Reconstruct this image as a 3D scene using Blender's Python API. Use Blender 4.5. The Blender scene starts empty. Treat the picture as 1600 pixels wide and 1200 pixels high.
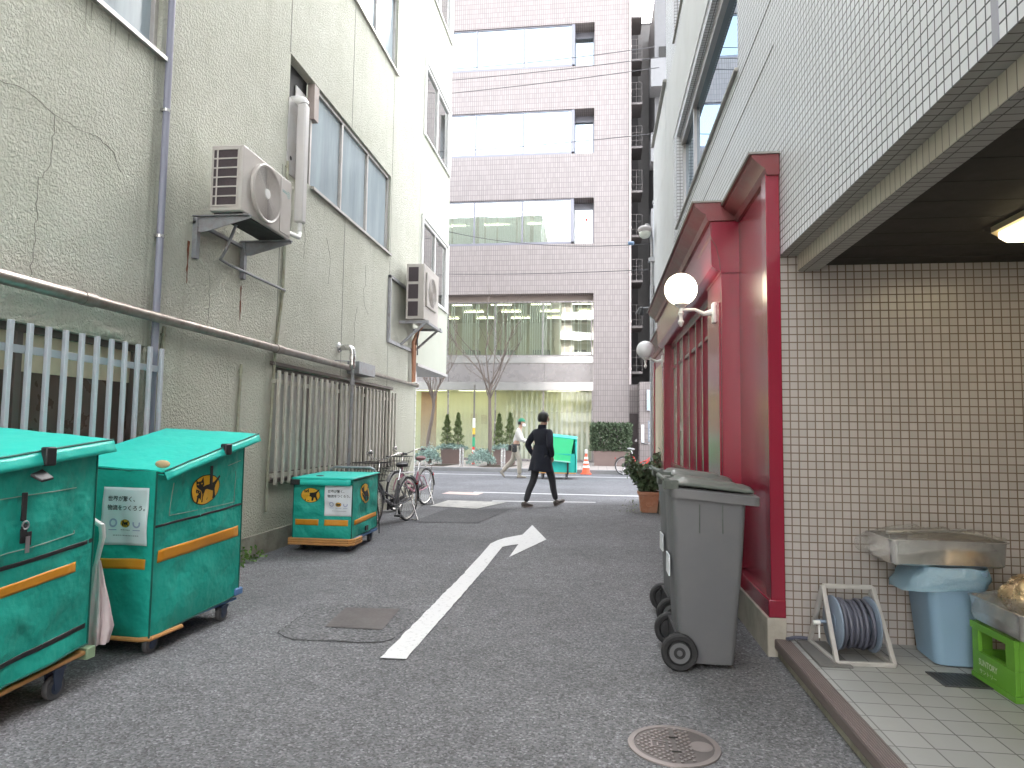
import bpy, bmesh, math, random
from mathutils import Vector, Matrix, noise
random.seed(7)
R = math.radians
S = bpy.context.scene
COL = S.collection

# ---------------------------------------------------------------- camera, world, sun, exposure
cam_d = bpy.data.cameras.new('camera')
cam = bpy.data.objects.new('camera', cam_d); COL.objects.link(cam)
cam_d.sensor_width = 36.0
cam_d.lens = 36.0 * 1050.0 / 1600.0
cam_d.clip_end = 2000.0
cam_d.clip_start = 0.05
YAW, PITCH, ROLL = R(7.360855), R(4.098567), R(0.744845)
fw = Vector((-math.sin(YAW)*math.cos(PITCH), math.cos(YAW)*math.cos(PITCH), math.sin(PITCH)))
rt = fw.cross(Vector((0, 0, 1))).normalized(); up = rt.cross(fw)
r2 = rt*math.cos(ROLL) + up*math.sin(ROLL); u2 = -rt*math.sin(ROLL) + up*math.cos(ROLL)
mw = Matrix.Identity(4)
for i in range(3):
    mw[i][0] = r2[i]; mw[i][1] = u2[i]; mw[i][2] = -fw[i]
mw.translation = Vector((0, 0, 1.35))
cam.matrix_world = mw
S.camera = cam

SUN_EL, SUN_AZ = R(33), R(9)          # azimuth from +Y (down the alley) towards +X
world = bpy.data.worlds.new('World'); S.world = world
world.use_nodes = True
wn = world.node_tree.nodes; wl = world.node_tree.links
bg = wn['Background']; bg.inputs['Strength'].default_value = 0.15
sky = wn.new('ShaderNodeTexSky'); sky.sky_type = 'NISHITA'; sky.sun_disc = False
sky.sun_elevation = SUN_EL; sky.sun_rotation = SUN_AZ
sky.air_density = 1.0; sky.dust_density = 3.0; sky.ozone_density = 1.0
hs = wn.new('ShaderNodeHueSaturation'); hs.inputs['Saturation'].default_value = 0.22
wl.new(sky.outputs[0], hs.inputs['Color']); wl.new(hs.outputs[0], bg.inputs['Color'])
sun_d = bpy.data.lights.new('sun', 'SUN'); sun_d.energy = 3.0; sun_d.angle = R(0.5); sun_d.color = (1, .95, .87)
sun = bpy.data.objects.new('sun', sun_d); COL.objects.link(sun)
sv = Vector((math.sin(SUN_AZ)*math.cos(SUN_EL), math.cos(SUN_AZ)*math.cos(SUN_EL), math.sin(SUN_EL)))
sun.rotation_euler = sv.to_track_quat('Z', 'Y').to_euler(); sun.location = sv*60
S.view_settings.view_transform = 'Standard'; S.view_settings.look = 'None'
S.view_settings.exposure = 3.47; S.view_settings.gamma = 1.0
S.render.engine = 'CYCLES'
S.cycles.use_denoising = True
S.cycles.max_bounces = 9; S.cycles.diffuse_bounces = 5; S.cycles.glossy_bounces = 4
S.cycles.transmission_bounces = 6; S.cycles.transparent_max_bounces = 12
S.cycles.caustics_reflective = False; S.cycles.caustics_refractive = False
S.cycles.sample_clamp_indirect = 6.0

# ---------------------------------------------------------------- materials
class NT:
    """tiny node-tree writer"""
    def __init__(s, name):
        s.m = bpy.data.materials.new(name); s.m.use_nodes = True
        s.n = s.m.node_tree.nodes; s.l = s.m.node_tree.links
        s.b = s.n['Principled BSDF']
    def node(s, t, **kw):
        n = s.n.new(t)
        for k, v in kw.items():
            if k.startswith('i_'):
                n.inputs[k[2:].replace('_', ' ')].default_value = v
            else: setattr(n, k, v)
        return n
    def link(s, a, b): s.l.new(a, b)
    def coord(s, which='Object'):
        return s.node('ShaderNodeTexCoord').outputs[which]
    def scaled(s, v, sc):
        m = s.node('ShaderNodeMapping'); m.inputs['Scale'].default_value = sc; s.link(v, m.inputs['Vector']); return m.outputs[0]
    def noise(s, v, scale, detail=3, rough=.55):
        n = s.node('ShaderNodeTexNoise'); n.inputs['Scale'].default_value = scale; n.inputs['Detail'].default_value = detail
        n.inputs['Roughness'].default_value = rough; s.link(v, n.inputs['Vector']); return n.outputs['Fac']
    def ramp(s, f, stops):
        r = s.node('ShaderNodeValToRGB'); e = r.color_ramp.elements
        while len(e) < len(stops): e.new(.5)
        for i, (p, c) in enumerate(stops):
            e[i].position = p; e[i].color = (c, c, c, 1) if not isinstance(c, (tuple, list)) else (*c, 1)
        s.link(f, r.inputs[0]); return r.outputs[0]
    def mix(s, f, a, b, mode='MIX'):
        m = s.node('ShaderNodeMix', data_type='RGBA', blend_type=mode)
        for sock, v in ((0, f), (6, a), (7, b)):
            if hasattr(v, 'links'): s.link(v, m.inputs[sock])
            else: m.inputs[sock].default_value = v if sock == 0 else (*v, 1)
        return m.outputs[2]
    def math(s, op, a, b=0.0, clamp=False):
        m = s.node('ShaderNodeMath', operation=op, use_clamp=clamp)
        for i, v in enumerate((a, b)):
            if hasattr(v, 'links'): s.link(v, m.inputs[i])
            else: m.inputs[i].default_value = v
        return m.outputs[0]
    def bump(s, h, strength, dist):
        b = s.node('ShaderNodeBump'); b.inputs['Strength'].default_value = strength; b.inputs['Distance'].default_value = dist
        s.link(h, b.inputs['Height']); s.link(b.outputs[0], s.b.inputs['Normal']); return b
    def base(s, c):
        if hasattr(c, 'links'): s.link(c, s.b.inputs['Base Color'])
        else: s.b.inputs['Base Color'].default_value = (*c, 1)
    def set(s, **kw):
        for k, v in kw.items():
            s.b.inputs[k.replace('_', ' ')].default_value = v

def mul(c, f): return tuple(min(1, x*f) for x in c)

def plain(name, c, rough=.5, metal=0.0, var=.12, vs=6.0, bs=0.0, bscale=60.0, bdist=.002, dirt=None, spec=.5):
    """painted or moulded surface: base colour with faint mottling, optional fine bump and dirt blotches"""
    t = NT(name); v = t.coord()
    f = t.noise(v, vs, 4)
    col = t.mix(f, mul(c, 1-var), mul(c, 1+var))
    if dirt:
        d = t.ramp(t.noise(v, dirt[1], 6, .7), [(.45, 0.0), (.75, 1.0)])
        col = t.mix(t.math('MULTIPLY', d, dirt[2]), col, dirt[0])
    t.base(col)
    t.set(Roughness=rough, Metallic=metal, Specular_IOR_Level=spec)
    rr = t.math('ADD', t.math('MULTIPLY', t.noise(v, vs*2.3, 3), .2), rough-.1, True); t.link(rr, t.b.inputs['Roughness'])
    if bs: t.bump(t.noise(v, bscale, 3), bs, bdist)
    return t.m

def tile(name, c1, c2, grout, w, h, mortar, rough=.3, off=0.0, bump=.4, dirt=(.35, .33, .3), dirtf=.25, uo=(0, 0)):
    t = NT(name); uv = t.coord('UV')
    mp = t.node('ShaderNodeMapping'); mp.inputs['Location'].default_value = (uo[0], uo[1], 0); t.link(uv, mp.inputs['Vector'])
    b = t.node('ShaderNodeTexBrick'); b.offset = off; b.offset_frequency = 2; b.squash = 1.0
    for k, vv in (('Scale', 1.0), ('Mortar Size', mortar), ('Mortar Smooth', .15), ('Bias', 0.0), ('Brick Width', w), ('Row Height', h)):
        b.inputs[k].default_value = vv
    b.inputs['Color1'].default_value = (*c1, 1); b.inputs['Color2'].default_value = (*c2, 1); b.inputs['Mortar'].default_value = (*grout, 1)
    t.link(mp.outputs[0], b.inputs['Vector'])
    n = t.noise(t.coord(), 1.3, 6, .65)
    col = t.mix(t.math('MULTIPLY', t.ramp(n, [(.42, 0.0), (.8, 1.0)]), dirtf), b.outputs['Color'], dirt)
    t.base(col)
    t.link(t.math('ADD', t.math('MULTIPLY', b.outputs['Fac'], .5), rough), t.b.inputs['Roughness'])
    inv = t.math('SUBTRACT', 1.0, b.outputs['Fac'])
    hgt = t.math('ADD', inv, t.math('MULTIPLY', t.noise(t.coord(), 90, 2), .06))
    t.bump(hgt, bump, .004)
    return t.m

def emis(name, c, strength):
    t = NT(name); t.base(mul(c, .8)); t.b.inputs['Emission Color'].default_value = (*c, 1); t.b.inputs['Emission Strength'].default_value = strength
    return t.m

def glass(name, tint=(.9, .95, .95), gloss=.25, wav=.0, back=(.05, .06, .06), opaque=0.0, gcol=(1, 1, 1), rough=0.0, vary=0.0):
    """window pane: mirror share rising to grazing angles over a clear (or backed) pane"""
    t = NT(name); t.n.remove(t.b)
    out = t.n['Material Output']
    g = t.node('ShaderNodeBsdfGlossy'); g.inputs['Roughness'].default_value = rough; g.inputs['Color'].default_value = (*gcol, 1)
    tr = t.node('ShaderNodeBsdfTransparent'); tr.inputs['Color'].default_value = (*tint, 1)
    df = t.node('ShaderNodeBsdfDiffuse'); df.inputs['Color'].default_value = (*back, 1)
    if vary:
        k = t.noise(t.scaled(t.coord(), (1, 2.6, .35)), 1.3, 5, .65); t.link(t.mix(t.ramp(k, [(.3, 0.0), (.7, 1.0)]), mul(back, 1-vary), mul(back, 1+vary)), df.inputs['Color'])
    m0 = t.node('ShaderNodeMixShader'); m0.inputs[0].default_value = opaque
    t.link(tr.outputs[0], m0.inputs[1]); t.link(df.outputs[0], m0.inputs[2])
    lw = t.node('ShaderNodeFresnel'); lw.inputs['IOR'].default_value = 1.5
    f = t.math('ADD', lw.outputs[0], gloss, True)
    if wav:
        bp = t.node('ShaderNodeBump'); bp.inputs['Strength'].default_value = wav; bp.inputs['Distance'].default_value = .05
        t.link(t.noise(t.coord(), .9, 1), bp.inputs['Height']); t.link(bp.outputs[0], g.inputs['Normal'])
    m = t.node('ShaderNodeMixShader'); t.link(f, m.inputs[0]); t.link(m0.outputs[0], m.inputs[1]); t.link(g.outputs[0], m.inputs[2])
    t.link(m.outputs[0], out.inputs['Surface'])
    return t.m

# ---------------------------------------------------------------- mesh helpers
def empty(name, label, cat, loc, rz=0.0, group=None, kind=None):
    o = bpy.data.objects.new(name, None); COL.objects.link(o)
    o.location = loc; o.rotation_euler = (0, 0, rz); o.empty_display_size = .2
    tag(o, label, cat, group, kind); return o
def tag(o, label=None, cat=None, group=None, kind=None):
    if label: o['label'] = label
    if cat: o['category'] = cat
    if group: o['group'] = group
    if kind: o['kind'] = kind
    return o
def worigin(o):
    v = Vector((0, 0, 0))
    while o is not None: v = v + Vector(o.location); o = o.parent
    return v
def box_uv(me):
    uv = me.uv_layers.new(name='UVMap').data
    co = [v.co.copy() for v in me.vertices]
    for p in me.polygons:
        n = p.normal; a = max(range(3), key=lambda i: abs(n[i]))
        for li in p.loop_indices:
            c = co[me.loops[li].vertex_index]
            uv[li].uv = (c.y, c.z) if a == 0 else ((c.x, c.z) if a == 1 else (c.x, c.y))

class MB:
    def __init__(s): s.bm = bmesh.new(); s.mi = 0
    def face(s, pts):
        try:
            f = s.bm.faces.new([s.bm.verts.new(p) for p in pts]); f.material_index = s.mi; return f
        except ValueError: pass
    def box(s, x0, x1, y0, y1, z0, z1):
        if x0 > x1: x0, x1 = x1, x0
        if y0 > y1: y0, y1 = y1, y0
        if z0 > z1: z0, z1 = z1, z0
        v = [s.bm.verts.new((x, y, z)) for x in (x0, x1) for y in (y0, y1) for z in (z0, z1)]
        for q in ((0, 1, 3, 2), (4, 6, 7, 5), (0, 4, 5, 1), (2, 3, 7, 6), (0, 2, 6, 4), (1, 5, 7, 3)):
            s.bm.faces.new([v[i] for i in q]).material_index = s.mi
        return s
    def hexa(s, b, t):
        """bottom 4 pts ccw from above, top 4 pts"""
        v = [s.bm.verts.new(p) for p in list(b)+list(t)]
        for q in ((3, 2, 1, 0), (4, 5, 6, 7), (0, 1, 5, 4), (1, 2, 6, 5), (2, 3, 7, 6), (3, 0, 4, 7)):
            s.bm.faces.new([v[i] for i in q]).material_index = s.mi
        return s
    def bar(s, p0, p1, w, h, upv=(0, 0, 1)):
        p0, p1 = Vector(p0), Vector(p1); d = (p1-p0).normalized()
        a = d.cross(Vector(upv))
        if a.length < 1e-4: a = d.cross(Vector((0, 1, 0)))
        a.normalize(); b = a.cross(d).normalized()
        a *= w/2; b *= h/2
        q = [p0-a-b, p0+a-b, p0+a+b, p0-a+b, p1-a-b, p1+a-b, p1+a+b, p1-a+b]
        v = [s.bm.verts.new(p) for p in q]
        for f in ((3, 2, 1, 0), (4, 5, 6, 7), (0, 1, 5, 4), (1, 2, 6, 5), (2, 3, 7, 6), (3, 0, 4, 7)):
            s.bm.faces.new([v[i] for i in f]).material_index = s.mi
        return s
    def cyl(s, p0, p1, r0, r1=None, n=14, caps=True):
        return s.tube([p0, p1], [r0, r0 if r1 is None else r1], n, caps)
    def tube(s, pts, r, n=8, caps=True, closed=False):
        pts = [Vector(p) for p in pts]; k = len(pts)
        rs = r if isinstance(r, (list, tuple)) else [r]*k
        rings = []; prev = None
        for i, p in enumerate(pts):
            if closed: d = pts[(i+1) % k]-pts[i-1]
            else: d = pts[min(i+1, k-1)]-pts[max(i-1, 0)]
            d.normalize()
            if prev is None:
                a = d.cross(Vector((0, 0, 1)))
                if a.length < 1e-3: a = d.cross(Vector((0, 1, 0)))
            else:
                a = prev - d*prev.dot(d)
            a.normalize(); prev = a; b = d.cross(a)
            rings.append([s.bm.verts.new(p+(a*math.cos(2*math.pi*j/n)+b*math.sin(2*math.pi*j/n))*rs[i]) for j in range(n)])
        for i in range(k if closed else k-1):
            A, B = rings[i], rings[(i+1) % k]
            for j in range(n):
                s.bm.faces.new((A[j], A[(j+1) % n], B[(j+1) % n], B[j])).material_index = s.mi
        if caps and not closed:
            s.bm.faces.new(rings[0][::-1]).material_index = s.mi; s.bm.faces.new(rings[-1]).material_index = s.mi
        return s
    def lathe(s, prof, o=(0, 0, 0), axis=(0, 0, 1), n=24):
        o = Vector(o); d = Vector(axis).normalized(); a = d.orthogonal().normalized(); b = d.cross(a); rings = []
        for (r, h) in prof:
            if r < 1e-6: rings.append([s.bm.verts.new(o+d*h)])
            else: rings.append([s.bm.verts.new(o+d*h+(a*math.cos(2*math.pi*j/n)+b*math.sin(2*math.pi*j/n))*r) for j in range(n)])
        for A, B in zip(rings, rings[1:]):
            for j in range(n):
                q = [A[j % len(A)], A[(j+1) % len(A)], B[(j+1) % len(B)], B[j % len(B)]]
                u = []
                for x in q:
                    if x not in u: u.append(x)
                if len(u) > 2:
                    try: s.bm.faces.new(u).material_index = s.mi
                    except ValueError: pass
        return s
    def sphere(s, c, r, n=16, m=10, sc=(1, 1, 1)):
        c = Vector(c); prev = None
        k0 = len(s.bm.verts)
        s.lathe([(r*math.sin(math.pi*i/m), -r*math.cos(math.pi*i/m)) for i in range(m+1)], (0, 0, 0), (0, 0, 1), n)
        s.bm.verts.ensure_lookup_table()
        for v in list(s.bm.verts)[k0:]:
            v.co = Vector((v.co.x*sc[0], v.co.y*sc[1], v.co.z*sc[2]))+c
        return s
    def prism(s, pts, ext):
        """polygon (any plane) swept by ext"""
        e = Vector(ext); A = [s.bm.verts.new(p) for p in pts]; B = [s.bm.verts.new(Vector(p)+e) for p in pts]
        n = len(pts)
        s.bm.faces.new(A[::-1]).material_index = s.mi; s.bm.faces.new(B).material_index = s.mi
        for i in range(n): s.bm.faces.new((A[i], A[(i+1) % n], B[(i+1) % n], B[i])).material_index = s.mi
        return s
    def grid(s, fn, nu, nv):
        V = [[s.bm.verts.new(fn(i/nu, j/nv)) for j in range(nv+1)] for i in range(nu+1)]
        for i in range(nu):
            for j in range(nv):
                s.bm.faces.new((V[i][j], V[i+1][j], V[i+1][j+1], V[i][j+1])).material_index = s.mi
        return s
    def build(s, name, mats, parent=None, local=False, bevel=0.0, loc=None, sharp=35, solid=0.0, sub=0, fixn=True):
        me = bpy.data.meshes.new(name)
        if fixn: bmesh.ops.recalc_face_normals(s.bm, faces=s.bm.faces)
        s.bm.to_mesh(me); s.bm.free()
        box_uv(me)
        if not isinstance(mats, (list, tuple)): mats = [mats]
        for m in mats: me.materials.append(m)
        o = bpy.data.objects.new(name, me); COL.objects.link(o)
        off = Vector((0, 0, 0))
        if parent is not None:
            o.parent = parent
            if not local: off = worigin(parent)
            if loc is not None: o.location = loc
        elif loc is not None:
            o.location = loc
            if not local: off = Vector(loc)
        if off.length: me.transform(Matrix.Translation(-off))
        me.polygons.foreach_set('use_smooth', [True]*len(me.polygons))
        me.set_sharp_from_angle(angle=R(sharp))
        if solid:
            m = o.modifiers.new('solid', 'SOLIDIFY'); m.thickness = solid; m.offset = 0
        if bevel:
            m = o.modifiers.new('bevel', 'BEVEL'); m.width = bevel; m.segments = 2; m.limit_method = 'ANGLE'; m.angle_limit = R(35)
        if sub:
            m = o.modifiers.new('sub', 'SUBSURF'); m.levels = sub; m.render_levels = sub
        return o

def wall_holes(mb, axis, pos, u0, u1, v0, v1, holes, depth, inward):
    """wall sheet at axis=pos with rectangular openings (ua,ub,va,vb) and their reveals going 'inward' (sign) by depth"""
    us = sorted({u0, u1, *[min(max(h[k], u0), u1) for h in holes for k in (0, 1)]})
    vs = sorted({v0, v1, *[min(max(h[k], v0), v1) for h in holes for k in (2, 3)]})
    P = (lambda u, v, d=0: (pos+d*inward, u, v)) if axis == 'x' else (lambda u, v, d=0: (u, pos+d*inward, v))
    for ua, ub in zip(us, us[1:]):
        for va, vb in zip(vs, vs[1:]):
            cu, cv = (ua+ub)/2, (va+vb)/2
            if any(h[0] < cu < h[1] and h[2] < cv < h[3] for h in holes): continue
            mb.face([P(ua, va), P(ub, va), P(ub, vb), P(ua, vb)])
    for h in holes:
        d = h[4] if len(h) > 4 else depth
        a, b, c, e = h[:4]
        mb.face([P(a, c), P(b, c), P(b, c, d), P(a, c, d)]); mb.face([P(a, e), P(b, e), P(b, e, d), P(a, e, d)])
        mb.face([P(a, c), P(a, e), P(a, e, d), P(a, c, d)]); mb.face([P(b, c), P(b, e), P(b, e, d), P(b, c, d)])

def dup(root, loc, rz, label=None, group=None):
    r = root.copy(); COL.objects.link(r); r.location = loc; r.rotation_euler = (0, 0, rz)
    if label: r['label'] = label
    if group: r['group'] = group
    def kids(src, dst):
        for ch in list(src.children):
            c = ch.copy(); COL.objects.link(c); c.parent = dst; kids(ch, c)
    kids(root, r)
    return r

def text_mesh(body, height, width=None, bold=0.0):
    """lettering in the XY plane, lower-left at origin, cap-box scaled to height/width; returns list of (verts, faces)"""
    cu = bpy.data.curves.new('t', 'FONT'); cu.body = body; cu.size = 1.0; cu.offset = bold; cu.resolution_u = 3
    o = bpy.data.objects.new('t', cu); COL.objects.link(o)
    dg = bpy.context.evaluated_depsgraph_get(); me = bpy.data.meshes.new_from_object(o.evaluated_get(dg))
    bpy.data.objects.remove(o); bpy.data.curves.remove(cu)
    vs = [v.co.copy() for v in me.vertices]; fs = [list(p.vertices) for p in me.polygons]
    bpy.data.meshes.remove(me)
    if not vs: return [], []
    x0 = min(v.x for v in vs); x1 = max(v.x for v in vs); y0 = min(v.y for v in vs); y1 = max(v.y for v in vs)
    sy = height/max(1e-6, y1-y0); sx = sy if width is None else width/max(1e-6, x1-x0)
    return [Vector(((v.x-x0)*sx, (v.y-y0)*sy, 0)) for v in vs], fs
def put_text(mb, body, height, width, o, ux, uy, bold=0.0):
    vs, fs = text_mesh(body, height, width, bold)
    o, ux, uy = Vector(o), Vector(ux), Vector(uy)
    V = [mb.bm.verts.new(o+ux*v.x+uy*v.y) for v in vs]
    for f in fs:
        try: mb.bm.faces.new([V[i] for i in f]).material_index = mb.mi
        except ValueError: pass

def leaf_cloud(mb, pts, size, flat=.5, up=.0, asp=.55):
    """one small folded leaf per point"""
    for p in pts:
        s = size*random.uniform(.6, 1.25)
        d = Vector((random.gauss(0, 1), random.gauss(0, 1), random.gauss(0, flat)+up)).normalized()
        a = d.cross(Vector((random.gauss(0, 1), random.gauss(0, 1), random.gauss(0, 1))))
        if a.length < 1e-3: continue
        a.normalize(); p = Vector(p)
        mb.face([p, p+d*s*.5+a*s*asp*.5, p+d*s, p+d*s*.5-a*s*asp*.5])

# ---------------------------------------------------------------- material set
def asphalt(name, c, sc, contrast, bs):
    t = NT(name); v = t.coord()
    vo = t.node('ShaderNodeTexVoronoi'); vo.inputs['Scale'].default_value = sc; t.link(v, vo.inputs['Vector'])
    sep = t.node('ShaderNodeSeparateColor'); t.link(vo.outputs['Color'], sep.inputs[0])
    cell = t.ramp(sep.outputs[0], [(0.0, .50), (.55, .93), (.86, 1.14), (1.0, contrast)])
    big = t.ramp(t.noise(v, .55, 6, .65), [(.3, .78), (.7, 1.16)])
    mid = t.ramp(t.noise(v, 7, 4, .6), [(.3, .88), (.7, 1.1)])
    m = t.mix(1.0, cell, big, 'MULTIPLY'); m = t.mix(1.0, m, mid, 'MULTIPLY')
    stain = t.ramp(t.noise(t.scaled(v, (1, .35, 1)), .9, 5, .7), [(.55, 0.0), (.72, 1.0)])
    col = t.mix(1.0, m, c, 'MULTIPLY')
    col = t.mix(t.math('MULTIPLY', stain, .5), col, mul(c, .58))
    t.base(col); t.set(Roughness=.85, Specular_IOR_Level=.35)
    h = t.math('ADD', vo.outputs['Distance'], t.math('MULTIPLY', t.noise(v, sc*.35, 2), .8))
    t.bump(h, bs, .006)
    return t.m
M_ASPH = asphalt('alley_asphalt', (.188, .188, .195), 100, 1.7, .85)
M_ASPH2 = asphalt('street_asphalt', (.20, .20, .212), 120, 1.35, .4)
M_ASPHD = asphalt('darker_asphalt', (.125, .125, .13), 95, 1.5, .6)
M_PATCH = asphalt('patched_asphalt', (.160, .160, .166), 70, 1.6, .9)

def stucco():
    t = NT('pale_green_stucco'); v = t.coord()
    big = t.noise(v, .8, 6, .65); mid = t.noise(v, 4, 5, .6)
    c = t.mix(t.ramp(big, [(.3, 0.0), (.7, 1.0)]), (.56, .565, .475), (.645, .65, .565))
    c = t.mix(t.math('MULTIPLY', t.ramp(mid, [(.45, 0.0), (.8, 1.0)]), .35), c, (.43, .45, .35))
    streak = t.ramp(t.noise(t.scaled(v, (3, 5.5, .22)), 1.0, 5, .7), [(.56, 0.0), (.75, 1.0)])
    c = t.mix(t.math('MULTIPLY', streak, .5), c, (.40, .405, .32))
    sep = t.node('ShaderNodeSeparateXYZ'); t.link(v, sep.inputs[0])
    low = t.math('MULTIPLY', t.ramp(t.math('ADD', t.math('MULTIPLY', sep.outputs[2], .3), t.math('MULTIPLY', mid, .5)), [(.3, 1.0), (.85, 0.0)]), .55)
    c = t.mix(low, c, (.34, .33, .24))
    pb = t.ramp(t.math('ABSOLUTE', t.math('ADD', sep.outputs[1], 1.075)), [(.03, 1.0), (.085, 0.0)])
    c = t.mix(t.math('MULTIPLY', t.math('MULTIPLY', pb, t.ramp(t.noise(t.scaled(v, (6, 14, .8)), 1.0, 5, .7), [(.35, 0.0), (.65, 1.0)])), .7), c, (.24, .25, .18))
    t.base(c); t.set(Roughness=.88, Specular_IOR_Level=.3)
    w = t.node('ShaderNodeTexNoise'); w.inputs['Scale'].default_value = 42; w.inputs['Detail'].default_value = 2.5; w.inputs['Distortion'].default_value = .8
    t.link(v, w.inputs['Vector'])
    h = t.math('ADD', t.ramp(w.outputs['Fac'], [(.38, 0.0), (.62, 1.0)]), t.math('MULTIPLY', t.noise(v, 110, 2), .35))
    t.bump(h, .9, .0075)
    return t.m
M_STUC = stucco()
M_BAY = plain('cream_render', (.47, .49, .415), .8, var=.07, vs=2, bs=.3, bscale=80, dirt=((.45, .44, .34), 2.5, .25))
M_CONC = plain('weathered_concrete', (.36, .34, .28), .9, var=.2, vs=5, bs=.6, bscale=40, bdist=.01, dirt=((.09, .085, .06), 3.0, .8))
M_CRACKB = plain('crack_black', (.05, .05, .052), .95, var=.3)
M_CRACK = plain('crack_filler', (.33, .335, .275), .95, var=.3)
M_DARK = plain('dark_opening', (.025, .024, .022), .7)
M_FRAME = plain('window_aluminium', (.50, .48, .46), .42, .5, var=.1, dirt=((.25, .22, .18), 5, .4))
M_BRFRAME = plain('brown_window_frame', (.15, .125, .11), .55, .2, var=.2)
M_FROST = glass('frosted_blue_pane', gloss=.05, opaque=1.0, back=(.33, .40, .43), rough=.18, vary=.22)
M_FROST2 = glass('grey_wired_pane', gloss=.03, opaque=1.0, back=(.36, .345, .315), rough=.3, vary=.3)
M_TANP = plain('tan_board', (.60, .50, .36), .7, var=.15, vs=12)
M_BRNP = plain('dark_brown_pane', (.11, .075, .06), .3, var=.25, vs=3)
M_BAYGL = glass('bay_pane', gloss=.22, opaque=.75, back=(.10, .11, .10), rough=.01)
M_STEELP = plain('dull_steel_pipe', (.36, .32, .29), .38, .75, var=.25, vs=9, dirt=((.16, .12, .09), 7, .8))
M_CHROME = plain('bright_steel', (.62, .61, .6), .25, .9, var=.1)
M_GALV = plain('galvanised_steel', (.34, .35, .37), .5, .6, var=.2, vs=12, dirt=((.22, .15, .1), 14, .5))
M_BLUEPIPE = plain('grey_blue_plastic', (.27, .275, .34), .45, var=.1)
M_CONDUIT = plain('painted_conduit', (.37, .38, .29), .7, var=.2, dirt=((.2, .14, .08), 9, .7))
M_RUST = plain('rust', (.20, .075, .035), .95, var=.5, vs=40, bs=.5)
M_GRILLE = plain('pale_grey_bars', (.53, .55, .60), .45, .1, var=.06, dirt=((.36, .36, .36), 12, .3))
M_GRILLE2 = plain('beige_bars', (.50, .475, .41), .6, .1, var=.12, vs=8, dirt=((.26, .24, .19), 9, .5))
M_ACW = plain('beige_enamel', (.52, .485, .45), .42, var=.06, vs=3, dirt=((.4, .36, .3), 5, .35))
M_ACD = plain('condenser_fins', (.055, .04, .045), .6, var=.3, vs=50)
M_GREYPL = plain('grey_plate', (.50, .49, .475), .5, var=.1, dirt=((.36, .3, .24), 4, .5))
M_WHITEP = plain('white_paint', (.78, .78, .76), .35, var=.04, dirt=((.55, .53, .48), 9, .2))
M_MARK = NT('road_paint')
_v = M_MARK.coord(); _n = M_MARK.noise(_v, 26, 5, .7)
M_MARK.base(M_MARK.mix(M_MARK.ramp(_n, [(.57, 0.0), (.70, 1.0)]), (.70, .70, .70), (.38, .38, .38))); M_MARK.set(Roughness=.75)
M_MARK.bump(M_MARK.noise(_v, 120, 2), .5, .003); M_MARK = M_MARK.m

M_TILE = tile('white_square_tile', (.70, .71, .755), (.76, .77, .81), (.085, .085, .10), .05, .05, .0036, rough=.45, dirt=(.42, .42, .41), dirtf=.3)
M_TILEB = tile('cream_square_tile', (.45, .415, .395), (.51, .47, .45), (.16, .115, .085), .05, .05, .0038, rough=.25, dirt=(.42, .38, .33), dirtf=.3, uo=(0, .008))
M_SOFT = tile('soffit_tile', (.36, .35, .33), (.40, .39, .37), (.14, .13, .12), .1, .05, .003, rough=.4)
M_VTILE = tile('cream_vertical_tile', (.60, .54, .44), (.64, .58, .48), (.30, .26, .21), .05, 2.0, .003, rough=.35, uo=(0, 1))
M_FLOORT = tile('grey_floor_tile', (.35, .355, .35), (.40, .405, .40), (.17, .17, .165), .15, .15, .0036, rough=.5, dirt=(.30, .29, .27), dirtf=.55)
M_FAC = tile('pinkish_tall_tile', (.245, .215, .207), (.285, .25, .24), (.17, .145, .145), .095, .225, .010, rough=.35, bump=.15, dirt=(.26, .23, .22), dirtf=.2)
M_FACS = plain('facade_soffit', (.26, .215, .19), .7, var=.1)
M_FACF = plain('dark_bronze_frame', (.20, .20, .23), .4, .4, var=.05)
M_FACM = plain('pale_metal_panel', (.28, .26, .26), .28, .45, var=.06, vs=1.2)
M_FACB = plain('bright_metal_band', (.45, .44, .44), .2, .7, var=.08, vs=1.5)
M_SKYGL = glass('mirror_pane', tint=(.75, .85, .85), gloss=.72, wav=.02, gcol=(.46, .54, .60))
M_MIDGL = glass('half_mirror_pane', tint=(.8, .88, .86), gloss=.22, wav=.05)
M_LOWGL = glass('clear_pane', tint=(.90, .94, .89), gloss=.04, wav=.04)
M_BLIND = plain('white_blind', (.72, .74, .70), .8, var=.05)
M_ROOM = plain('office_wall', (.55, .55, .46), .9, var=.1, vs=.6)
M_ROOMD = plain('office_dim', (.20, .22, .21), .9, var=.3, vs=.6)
M_LOBBY = plain('cream_lobby_wall', (.62, .60, .46), .9, var=.05, vs=.5)
M_TUBE = emis('tube_light', (1.0, .97, .70), 1.1)
M_SLAB = plain('slab_grey', (.4, .4, .38), .9)
M_PAVE = tile('pavement_block', (.40, .355, .335), (.46, .41, .385), (.26, .24, .22), .3, .3, .008, rough=.7, bump=.2)
M_KERB = plain('kerb_stone', (.25, .25, .25), .85, var=.15, bs=.4)
M_RED = NT('crimson_gloss_paint')
_v = M_RED.coord()
M_RED.base(M_RED.mix(M_RED.math('MULTIPLY', M_RED.ramp(M_RED.noise(_v, 3, 6, .7), [(.5, 0.0), (.8, 1.0)]), .5), (.26, .012, .035), (.18, .016, .032)))
M_RED.set(Roughness=.24, Specular_IOR_Level=.6, Coat_Weight=.15, Coat_Roughness=.15); M_RED.bump(M_RED.noise(_v, 14, 3), .05, .01); M_RED = M_RED.m
M_REDD = plain('dark_crimson_paint', (.21, .02, .04), .3, var=.15, dirt=((.12, .03, .035), 5, .5))
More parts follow.
